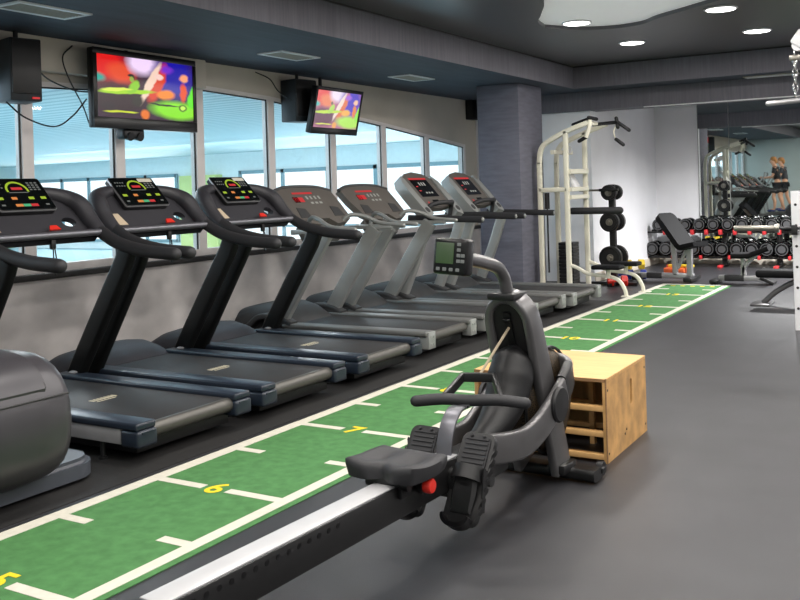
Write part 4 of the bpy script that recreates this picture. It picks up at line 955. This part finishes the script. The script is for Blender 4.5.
# ------------------------------------------------------------------ cream lat pulldown machine by the pillar
t = thing('lat_pulldown_machine', 'tall cream steel pulldown machine with black grips standing beside the pillar', 'weight machine', (-4.7, 12.7, 0))
def L(p): return (p[0] + 4.7, p[1] - 12.7, p[2])
sec = rrect(0.066, 0.066, 0.012, 3)
for (Y, xr, xf, lab) in ((12.4, -5.1, -4.70, 0), (13.0, -5.08, -4.64, 1)):
    q = MB(); q.sweep([L(p) for p in ((xr, Y, 0.0), (xr, Y, 1.86))], sec, up=(1, 0, 0))
    q.sweep([L(p) for p in ((xr, Y, 1.84), (xr + 0.015, Y, 1.99), (xr + 0.06, Y, 2.09), (xr + 0.15, Y, 2.155), (xf, Y, 2.275), (xf + 0.34, Y, 2.385))], sec, up=(0, 1, 0), smooth=6)
    q.build('side_frame', M['cream'], t)
    q = MB(); q.sweep([L((xf, Y, 0.0)), L((xf, Y, 2.28))], sec, up=(1, 0, 0)); q.sweep([L((xr, Y, 0.04)), L((xf, Y, 0.04))], sec); q.sweep([L((xr, Y, 1.47)), L((xf, Y, 1.47))], sec); q.build('upright', M['cream'], t)
    q = MB(); q.sweep([L(p) for p in ((xf, Y, 0.42), (xf + 0.12, Y, 0.38), (xf + 0.28, Y, 0.30), (xf + 0.55, Y, 0.27), (xf + 0.70, Y, 0.22), (xf + 0.78, Y, 0.10), (xf + 0.80, Y, 0.01))], rrect(0.05, 0.05, 0.015, 3), up=(0, 1, 0), smooth=6); q.box(*[v for a_, b_ in zip(L((xf + 0.74, Y - 0.05, 0)), L((xf + 0.90, Y + 0.05, 0.012))) for v in (a_, b_)])
    lg = q.build('leg', M['cream'], t)
    q = MB(); x0, y0, z0 = L((xf + 0.36, Y - 0.02, 0.37)); q.box(x0, x0 + 0.40, y0 - 0.13, y0 + 0.13, z0, z0 + 0.055, 0.02); q.build('seat', M['bench'], t)
    q = MB(); q.cyl((x0 + 0.2, y0, 0.25), (x0 + 0.2, y0, 0.38), 0.03); q.build('seat_post', M['cream'], t)
q = MB()
for z in (1.47, 1.36): q.sweep([L((-4.66, 12.4, z)), L((-4.62, 13.0, z))], rrect(0.06, 0.06, 0.01))
q.sweep([L((-4.9, 12.4, 2.0)), L((-4.85, 13.0, 2.0))], rrect(0.06, 0.06, 0.01)); q.sweep([L((-5.1, 12.4, 1.47)), L((-5.08, 13.0, 1.47))], rrect(0.06, 0.06, 0.01)); q.sweep([L((-4.66, 12.4, 1.72)), L((-4.62, 13.0, 1.72))], rrect(0.06, 0.07, 0.01))
q.build('cross_member', M['cream'], t)
q = MB(); x0, y0, z0 = L((-4.93, 12.60, 0.12))
for i in range(12): q.box(x0, x0 + 0.22, y0, y0 + 0.24, z0 + i * 0.05, z0 + i * 0.05 + 0.046, 0.004)
q.build('weight_stack', M['black'], t)
q = MB()
for dy in (0.05, 0.19): q.cyl((x0 + 0.11, y0 + dy, 0.05), (x0 + 0.11, y0 + dy, 2.0), 0.012)
q.build('guide_rod', M['steel'], t)
q = MB().xf(Matrix.Translation(L((-4.72, 12.66, 1.62))) @ Matrix.Rotation(math.radians(-28), 4, 'Y')); q.box(-0.03, 0.03, -0.10, 0.10, -0.15, 0.15, 0.02); q.build('back_plate', M['white_steel'], t)
q = MB(); q.tube([L((-4.74, 12.7, 1.16)), L((-4.05, 12.7, 1.16))], 0.05, n=14, smooth=0, round_end=True); q.build('thigh_roller', M['black_soft'], t)
q = MB(); q.cyl(L((-5.02, 12.45, 0.3)), L((-5.02, 12.45, 1.43)), 0.012); q.cyl(L((-5.02, 12.45, 1.2)), L((-5.02, 12.45, 1.43)), 0.035); q.build('cable_damper', M['black'], t)
q = MB(); q.cyl(L((-4.78, 12.72, 2.04)), L((-4.78, 12.66, 2.04)), 0.06); q.cyl(L((-4.78, 12.69, 2.0)), L((-4.78, 12.69, 1.0)), 0.006); q.build('pulley', M['white_steel'], t)
q = MB()
for p in (((-4.58, 12.4, 2.365), (-4.36, 12.4, 2.43)), ((-4.50, 12.4, 2.135), (-4.40, 12.4, 2.185)), ((-4.34, 12.55, 2.36), (-4.16, 12.98, 2.40)), ((-4.16, 13.0, 2.46), (-4.14, 13.0, 2.33)), ((-4.14, 13.0, 2.40), (-3.98, 13.0, 2.28)), ((-4.17, 13.0, 2.16), (-4.07, 13.0, 2.08)), ((-4.34, 12.36, 2.45), (-4.28, 12.5, 2.43))):
    q.tube([L(x) for x in p], 0.026, n=10, smooth=0, round_end=True)
q.build('hand_grip', M['black'], t)
q = MB(); q.tube([L(x) for x in ((-4.34, 12.4, 2.42), (-4.35, 12.4, 2.33), (-4.40, 12.4, 2.18))], 0.03); q.tube([L(x) for x in ((-4.16, 13.0, 2.38), (-4.2, 13.0, 2.26), (-4.17, 13.0, 2.16))], 0.009); q.tube([L((-4.36, 12.4, 2.38)), L((-4.32, 12.6, 2.37))], 0.03, smooth=0); q.build('grip_arm', M['cream'], t)

# ------------------------------------------------------------------ weight tree with plates, bar
t = thing('weight_tree', 'black weight plate tree standing behind the cream pulldown machine', 'weight rack', (-4.49, 13.72, 0))
q = MB(); q.sweep([(0, 0, 0), (0, 0, 1.52)], rrect(0.09, 0.09, 0.01), up=(1, 0, 0)); q.build('post', M['black'], t)
q = MB(); q.sweep([(-0.35, 0, 0.03), (0.35, 0, 0.03)], rrect(0.07, 0.05, 0.01)); q.sweep([(0, -0.25, 0.03), (0, 0.25, 0.03)], rrect(0.07, 0.05, 0.01)); q.build('base', M['black'], t)
for z in (1.40, 0.96, 0.43):
    q = MB(); q.cyl((0, -0.24, z), (0, 0.24, z), 0.025); q.build('peg', M['steel'], t)
k = 0
for z, r, nm in ((1.40, 0.115, 'top'), (0.96, 0.145, 'middle'), (0.43, 0.172, 'lowest')):
    for s, w_ in ((-1, 'front'), (1, 'rear')):
        p = thing('weight_plate', 'black round weight plate on the %s %s peg of the weight tree' % (nm, w_), 'weight plate', (-4.49, 13.72 + s * 0.14, z), 0, 'plates on the weight tree')
        q = MB(); q.lathe([(0.03, -0.03), (r * 0.8, -0.03), (r * 0.84, -0.04), (r, -0.036), (r, 0.036), (r * 0.84, 0.04), (r * 0.8, 0.03), (0.03, 0.03)], (0, 0, 0), (0, 1, 0), 28); q.build('plate_body', M['black'], p)
        q = MB(); q.lathe([(0.05, -0.042), (0.055, -0.03), (0.055, 0.03), (0.05, 0.042)], (0, 0, 0), (0, 1, 0), 18); q.build('plate_hub', M['steel'], p)
t = thing('short_barbell', 'short bar lying across the top of the weight tree', 'barbell', (-4.62, 13.50, 1.44))
q = MB(); q.cyl((-0.30, 0, 0), (0.30, 0, 0), 0.016); q.build('bar', M['steel'], t); q = MB(); q.tube([(0.02, 0, 0), (0.28, 0, 0)], 0.024, smooth=0, round_end=True); q.build('grip', M['black'], t)

# small vinyl hand weights on the floor beside the white wall
def hand_weight(x, y, z, m, label, rz):
    t = thing('hand_weight', label, 'hand weight', (x, y, z), rz, 'small coloured hand weights by the wall')
    for s in (-1, 1):
        q = MB(); q.lathe([(0.05, -0.05), (0.085, -0.04), (0.085, 0.04), (0.05, 0.05)], (s * 0.10, 0, 0), (1, 0, 0), 6); q.build('head', m, t)
    q = MB(); q.cyl((-0.1, 0, 0), (0.1, 0, 0), 0.022); q.build('grip', m, t)
for a_ in ((-4.62, 14.50, 0.085, M['blue'], 'blue hand weight on the floor, nearest the pulldown machine', 0.3), (-4.42, 14.62, 0.085, M['blue'], 'blue hand weight on the floor, farther right of the pair', 0.2),
           (-4.62, 14.52, 0.245, M['yellow_vinyl'], 'yellow hand weight stacked on the left blue weight', 0.1), (-4.44, 14.60, 0.245, M['yellow_vinyl'], 'yellow hand weight stacked on the right blue weight', 0.5),
           (-4.40, 13.68 - 0.1, 0.085, M['red'], 'red hand weight on the floor in front of the weight tree', 0.4)): hand_weight(*a_)

# ------------------------------------------------------------------ dumbbell rack along the mirror
DX = [(-4.72 + 0.243 * i) for i in range(12)]
DL = [(-4.84 + 0.246 * i) for i in range(12)]
t = thing('dumbbell_rack', 'two tier black dumbbell rack with red feet below the wall mirror', 'dumbbell rack', (-3.3, 17.2, 0))
for nm, z, sg in (('upper', 0.62, 0), ('lower', 0.17, 1)):
    for yy in (-0.12, 0.14):
        q = MB(); q.box(-1.66, 1.62, yy - 0.035, yy + 0.035, z - 0.02 + (0.02 if yy > 0 else 0), z + 0.012 + (0.02 if yy > 0 else 0), 0.004); q.build('shelf_rail', M['black'], t)
for x in (-1.2, -0.32, 0.6, 1.5):
    q = MB(); q.sweep([(x, 0.05, 0.02), (x, 0.12, 0.62)], rrect(0.06, 0.09, 0.01), up=(1, 0, 0)); q.box(x - 0.03, x + 0.03, -0.3, 0.3, 0.0, 0.045, 0.006); q.build('post', M['black'], t)
    q = MB(); q.box(x - 0.035, x + 0.035, -0.42, -0.24, 0.0, 0.05, 0.01); q.build('foot_cap', M['red_dim'], t)
for i in range(11):
    q = MB(); q.box(DX[i] + 3.3 + 0.095, DX[i] + 3.3 + 0.148, -0.27, -0.08, 0.575, 0.665, 0.01); q.build('saddle', M['red_dim'], t)
    if i % 2: q = MB(); q.box(DL[i] + 3.3 + 0.1, DL[i] + 3.3 + 0.146, -0.25, -0.08, 0.14, 0.21, 0.01); q.build('saddle', M['red_dim'], t)
ORD = ['first', 'second', 'third', 'fourth', 'fifth', 'sixth', 'seventh', 'eighth', 'ninth', 'tenth', 'eleventh', 'twelfth']
def dumbbell(r):
    t = thing('dumbbell', '', 'dumbbell', (0, 0, 0), 0, 'black dumbbells on the two tier rack')
    q = MB(); q.cyl((0, -0.12, 0), (0, 0.12, 0), 0.018, n=12); q.build('handle', M['chrome'], t)
    for s in (-1, 1):
        q = MB(); q.lathe([(0.03, 0.07), (r * 0.85, 0.075), (r, 0.10), (r, 0.19), (r * 0.86, 0.22), (r * 0.5, 0.225), (r * 0.46, 0.215), (0, 0.215)], (0, 0, 0), (0, s, 0), 24); h_ = q.build('weight_head', M['db'], t)
        q = MB(); q.lathe([(r * 0.80, 0.222), (r * 0.80, 0.2265), (r * 0.70, 0.2265), (r * 0.70, 0.222)], (0, 0, 0), (0, s, 0), 24); q.build('head_ring', M['ring'], h_)
    return t
pu, pl = dumbbell(0.115), dumbbell(0.132)
for tier, xs, z, proto in (('upper', DX, 0.636 + 0.115, pu), ('lower', DL, 0.188 + 0.132, pl)):
    for i, x in enumerate(xs):
        d = proto if i == 0 else copy_tree(proto)
        d.location = (x, 17.2, z); d['label'] = 'black rubber dumbbell, %s from the left on the %s tier of the rack' % (ORD[i], tier)

# ------------------------------------------------------------------ benches
t = thing('incline_bench', 'adjustable bench with raised dark back pad in front of the dumbbell rack', 'weight bench', (-3.8, 14.5, 0))
q = MB(); q.box(-0.55, 0.30, -0.045, 0.045, 0.05, 0.13, 0.01); q.build('base_tube', M['silver'], t)
q = MB(); q.box(-0.62, -0.50, -0.18, 0.18, 0.02, 0.12, 0.02); q.build('base_foot', M['black'], t)
q = MB(); q.box(0.20, 0.33, -0.30, 0.30, 0.02, 0.09, 0.02); q.build('base_foot', M['black'], t)
q = MB(); q.box(-0.42, -0.18, -0.05, 0.05, 0.045, 0.135, 0.01); q.build('base_grip', M['black_soft'], t)
q = MB(); q.sweep([(0.02, 0, 0.10), (0.0, 0, 0.62)], rrect(0.09, 0.07, 0.01), up=(1, 0, 0)); q.sweep([(0.24, 0, 0.08), (0.24, 0, 0.50)], rrect(0.11, 0.08, 0.01), up=(1, 0, 0)); q.sweep([(0.05, 0.02, 0.2), (0.2, 0.02, 0.5)], rrect(0.05, 0.05, 0.01), up=(1, 0, 0)); q.build('post', M['silver'], t)
e = Vector((0.40, 0, -0.44)).normalized(); nn = Vector((0.74, 0, 0.673)).normalized()
o = Vector((-0.23, 0, 0.985))
RZ = Matrix.Rotation(-0.5, 4, 'Z'); RZ = Matrix.Translation((0.05, 0, 0)) @ RZ @ Matrix.Translation((-0.05, 0, 0))
q = MB().xf(RZ); q.prism([o + e * (b + 0.33) + Vector((0, a, 0)) for a, b in rrect(0.36, 0.68, 0.08, 6)], nn * 0.09)
bmesh.ops.bevel(q.bm, geom=[ed for ed in q.bm.edges if ed.calc_face_angle(0) > 1.2], offset=0.02, segments=2, affect='EDGES'); bp_ = q.build('back_pad', M['bench'], t)
q = MB().xf(RZ); q.prism([o + e * (b + 0.36) + Vector((0, a, 0)) - nn * 0.012 for a, b in rrect(0.2, 0.5, 0.03, 4)], nn * 0.014); q.build('pad_backing', mat('bench_backing', (96, 90, 82), 0.6), bp_)
q = MB().xf(RZ); q.sweep([(0.26, 0, 0.545), (0.52, 0, 0.60)], rrect(0.32, 0.07, 0.02)); q.build('seat', M['bench'], t)
t = thing('floor_stand', 'small red floor stand with a yellow bar behind the raised bench', 'exercise stand', (-4.1, 15.75, 0))
q = MB(); q.box(-0.18, 0.16, -0.1, 0.1, 0.0, 0.10, 0.02); q.build('body', M['orange'], t); q = MB(); q.box(-0.12, 0.30, -0.04, 0.04, 0.105, 0.15, 0.01); q.build('bar', M['yellow_vinyl'], t)
t = thing('flat_bench', 'silver framed flat bench with black pad in front of the dumbbells', 'weight bench', (-2.75, 14.4, 0))
q = MB(); q.box(-0.36, 0.26, -0.045, 0.045, 0.045, 0.125, 0.01); q.build('base_tube', M['silver'], t)
q = MB(); q.box(-0.46, -0.33, -0.24, 0.24, 0.015, 0.07, 0.02); q.build('base_foot', M['black'], t)
q = MB(); q.sweep([(0.24, 0, 0.11), (0.42, 0, 0.02)], rrect(0.3, 0.05, 0.01)); q.build('base_foot', M['black'], t)
q = MB(); q.box(-0.28, 0.0, -0.05, 0.05, 0.04, 0.13, 0.01); q.build('base_grip', M['black_soft'], t)
q = MB(); q.sweep([(-0.02, 0, 0.12), (0.0, 0, 0.24), (0.08, 0, 0.34), (0.18, 0, 0.44)], rrect(0.09, 0.06, 0.01), up=(1, 0, 0), smooth=4); q.sweep([(0.0, 0, 0.12), (-0.02, 0, 0.42)], rrect(0.09, 0.06, 0.01), up=(1, 0, 0)); q.build('post', M['silver'], t)
q = MB(); pts = [o_ for o_ in ((-0.16, 0, 0.42), (0.08, 0, 0.425), (0.16, 0, 0.455), (0.36, 0, 0.535))]
q.sweep(pts, rrect(0.34, 0.075, 0.03, 4), smooth=4); q.build('bench_pad', M['bench'], t)
t = thing('padded_bench', 'low black padded bench on curved grey legs, cut by the right picture edge', 'weight bench', (-1.5, 12.1, 0))
q = MB(); q.box(-0.66, 0.75, -0.15, 0.15, 0.34, 0.43, 0.03, 3); q.build('bench_pad', M['bench'], t)
for s in (-1, 1):
    q = MB(); q.tube([(-0.10 + 0.25 * (s + 1) / 2, 0.0, 0.32), (-0.25 + 0.7 * (s + 1) / 2, 0, 0.28), (-0.45 + 1.3 * (s + 1) / 2, 0, 0.16), (-0.60 + 1.6 * (s + 1) / 2, 0, 0.02)], 0.035, smooth=6); q.box(-0.72 + 1.6 * (s + 1) / 2, -0.5 + 1.6 * (s + 1) / 2, -0.2, 0.2, 0.0, 0.025, 0.008); q.build('leg', M['row_grey'], t)
# bench press rack with a loaded-style barbell resting on it
t = thing('barbell_rack', 'white drilled steel rack upright at the right picture edge', 'barbell rack', (-1.43, 10.2, 0))
for x in (0.0, 1.25):
    q = MB(); q.sweep([(x + 0.01, 0, 0.0), (x, 0, 1.41)], rrect(0.085, 0.085, 0.01), up=(1, 0, 0)); u_ = q.build('upright', M['white_steel'], t)
    q = MB()
    for k in range(6): q.cyl((x + 0.002, -0.044, 0.22 + k * 0.21), (x + 0.002, -0.041, 0.22 + k * 0.21), 0.014, n=10)
    q.build('upright_holes', M['black'], u_)
    q = MB(); q.box(x - 0.03, x + 0.03, -0.15, -0.04, 0.97, 1.0, 0.005); q.box(x - 0.03, x + 0.03, -0.16, -0.135, 0.97, 1.07, 0.005); q.build('bar_hook', M['black'], t)
q = MB(); q.box(0, 1.25, -0.03, 0.03, 0.02, 0.08, 0.005); q.build('base_tube', M['white_steel'], t)
t = thing('barbell', 'barbell with bare steel sleeve resting on the white rack', 'barbell', (-0.80, 10.11, 1.035))
q = MB(); q.cyl((-0.80, 0, 0), (0.80, 0, 0), 0.016); q.build('bar', mat('bar_dark', (60, 60, 62), 0.35, metal=0.7), t)
for s in (-1, 1):
    q = MB(); q.lathe([(0.028, 0.82), (0.03, 0.83), (0.03, 1.21), (0.026, 1.22)], (0, 0, 0), (s, 0, 0), 18); q.build('sleeve', M['steel'], t)
    q = MB(); q.lathe([(0.028, 0.775), (0.046, 0.78), (0.046, 0.82), (0.028, 0.825)], (0, 0, 0), (s, 0, 0), 18); q.build('collar', M['steel'], t)
# cable tower at the right edge: arm, chain and bar are in view
t = thing('cable_tower', 'white cable tower with a chain hanging from its arm at the right edge', 'weight machine', (-0.55, 9.0, 0))
q = MB(); q.sweep([(0, 0, 0), (0, 0, 2.86)], rrect(0.1, 0.1, 0.015), up=(1, 0, 0)); q.box(-0.4, 0.4, -0.06, 0.06, 0, 0.08, 0.01); q.build('post', M['white_steel'], t)
q = MB(); q.sweep([(0.04, 0, 2.82), (-0.58, 0, 2.80)], rrect(0.1, 0.1, 0.015)); q.build('arm', M['white_steel'], t)
q = MB().xf(Matrix.Translation((-0.62, 0, 2.77)) @ Matrix.Rotation(math.radians(35), 4, 'Y')); q.box(-0.07, 0.07, -0.05, 0.05, -0.07, 0.07, 0.015); q.cyl((0, -0.03, -0.06), (0, 0.03, -0.06), 0.05); q.build('pulley_block', M['white_steel'], t)
t2 = thing('pulldown_bar', 'bare steel pulldown bar hanging from a chain at the right edge', 'pulldown bar', (-0.55, 9.0, 2.22))
q = MB(); q.cyl((-0.685, 0, 0.48), (-0.685, 0, 0.40), 0.008); z = 0.38; k = 0
while z > 0.05:
    rr = Matrix.Translation((-0.685, 0, z)) @ Matrix.Rotation(PI / 2 * (k % 2), 4, 'Z')
    q.xf(rr); q.tube([(0.018 * math.cos(2*PI*i/12), 0, 0.042 * math.sin(2*PI*i/12)) for i in range(12)], 0.009, n=6, smooth=0, closed=True); z -= 0.062; k += 1
q.xf(Matrix.Identity(4)); q.build('chain', M['chrome'], t2)
q = MB(); q.box(-0.73, -0.64, -0.02, 0.02, 0.37, 0.42, 0.012); q.build('snap_hook', M['steel'], t2)
q = MB(); q.tube([(-0.92, 0, 0), (-0.55, 0, 0.015), (0.1, 0, 0.02), (0.45, 0, 0)], 0.023, n=12, smooth=4, round_end=True); q.build('bar', M['silver'], t2)

# ------------------------------------------------------------------ people on the cross trainers, seen in the mirror
def skin_obj(name, verts, edges, radii, m, parent, root=0, sub=2):
    me = bpy.data.meshes.new(name); me.from_pydata(verts, edges, []); me.materials.append(m)
    o = bpy.data.objects.new(name, me); C.objects.link(o); o.parent = parent
    sk = o.modifiers.new('skin', 'SKIN'); sk.use_smooth_shade = True
    if not me.skin_vertices: me.attributes
    for i, r_ in enumerate(radii):
        me.skin_vertices[0].data[i].radius = (r_, r_) if isinstance(r_, (int, float)) else r_
        me.skin_vertices[0].data[i].use_root = (i == root)
    s_ = o.modifiers.new('subdivision', 'SUBSURF'); s_.levels = sub; s_.render_levels = sub
    return o
def person(label, loc, shirt, hair, k=1.0):
    # faces -x (towards the windows); feet at local z=0
    t = thing('person', label, 'person', loc)
    V = []; E_ = []; Rr = []
    def add(p, r_, par=None):
        V.append((p[0] * k, p[1] * k, p[2] * k)); Rr.append((r_[0] * k, r_[1] * k) if isinstance(r_, tuple) else r_ * k)
        if par is not None: E_.append((par, len(V) - 1))
        return len(V) - 1
    pel = add((0, 0, 0.96), (0.14, 0.11)); wa = add((-0.01, 0, 1.10), (0.125, 0.095), pel); ch = add((-0.04, 0, 1.30), (0.155, 0.11), wa); sh = add((-0.06, 0, 1.44), (0.10, 0.08), ch)
    nk = add((-0.09, 0, 1.53), 0.05, sh); hd0 = add((-0.125, 0, 1.60), (0.07, 0.08), nk); hd1 = add((-0.13, 0, 1.69), (0.078, 0.095), hd0); hd2 = add((-0.12, 0, 1.75), (0.06, 0.075), hd1)
    add((-0.235, 0, 1.645), 0.014, hd0)
    for s in (-1, 1):
        a0 = add((-0.05, s * 0.19, 1.42), 0.058, sh); a1 = add((-0.12, s * 0.24, 1.15), 0.043, a0); a2 = add((-0.36, s * 0.19, 1.12), 0.033, a1); a3 = add((-0.44, s * 0.18, 1.135), (0.02, 0.04), a2)
        for fi, (dz, ln) in enumerate(((0.03, 0.06), (0.01, 0.07), (-0.01, 0.066), (-0.028, 0.05))):
            f1 = add((-0.48, s * 0.18, 1.135 + dz), 0.0095, a3); add((-0.48 - ln * 0.5, s * 0.165, 1.125 + dz), 0.008, f1)
        add((-0.455, s * 0.135, 1.16), 0.010, a3)
        dx = 0.14 * s
        l0 = add((0, s * 0.095, 0.88), 0.092, pel); l1 = add((-0.05 - dx * 0.6, s * 0.10, 0.50), 0.060, l0); lc = add((0.0 - dx * 0.6, s * 0.10, 0.34), 0.056, l1); l2 = add((0.03 - dx, s * 0.10, 0.09), 0.034, lc); add((-0.14 - dx, s * 0.11, 0.035), (0.042, 0.028), l2)
    skin_obj('body', V, E_, Rr, M['skin'], t)
    def sub(name, pts, m):
        vv = [(p[0] * k, p[1] * k, p[2] * k) for p, _, _ in pts]; ee = [(pr, i) for i, (_, _, pr) in enumerate(pts) if pr is not None]
        skin_obj(name, vv, ee, [(r_[0] * k, r_[1] * k) if isinstance(r_, tuple) else r_ * k for _, r_, _ in pts], m, t)
    sub('shirt', [((0, 0, 1.00), (0.16, 0.13), None), ((-0.01, 0, 1.12), (0.15, 0.118), 0), ((-0.04, 0, 1.30), (0.175, 0.13), 1), ((-0.06, 0, 1.45), (0.11, 0.092), 2),
                  ((-0.05, 0.19, 1.42), 0.078, 3), ((-0.095, 0.235, 1.24), 0.066, 4), ((-0.05, -0.19, 1.42), 0.078, 3), ((-0.095, -0.235, 1.24), 0.066, 6)], shirt)
    sub('shorts', [((0, 0, 0.99), (0.158, 0.125), None), ((0, 0.095, 0.88), 0.112, 0), ((-0.05 - 0.045, 0.10, 0.58), 0.088, 1), ((0, -0.095, 0.88), 0.112, 0), ((-0.05 + 0.045, -0.10, 0.58), 0.088, 3)], M['shorts'])
    q = MB(); q.ball((-0.105 * k, 0, 1.725 * k), (0.105 * k, 0.088 * k, 0.09 * k)); q.ball((-0.03 * k, 0, 1.66 * k), (0.05 * k, 0.07 * k, 0.09 * k)); q.build('hair', hair, t)
    for s in (-1, 1):
        dx = 0.14 * s; q = MB(); q.ball(((-0.06 - dx) * k, s * 0.105 * k, 0.042 * k), (0.135 * k, 0.05 * k, 0.045 * k)); q.build('shoe', M['shoe'], t)
        q = MB(); q.ball((-0.215 * k, s * 0.034 * k, 1.675 * k), 0.012 * k, 8, 6); q.build('eye', M['black_gloss'], t)
person('person in a black t-shirt and dark shorts, orange-blond hair, exercising, reflected in the mirror', (-5.08, 2.90, 0.43), M['shirt_black'], M['hair'], 1.0)
person('person in a dark grey shirt behind the black-shirted person, reflected in the mirror', (-5.08, 1.40, 0.43), M['shirt_grey'], M['hair'], 1.0)
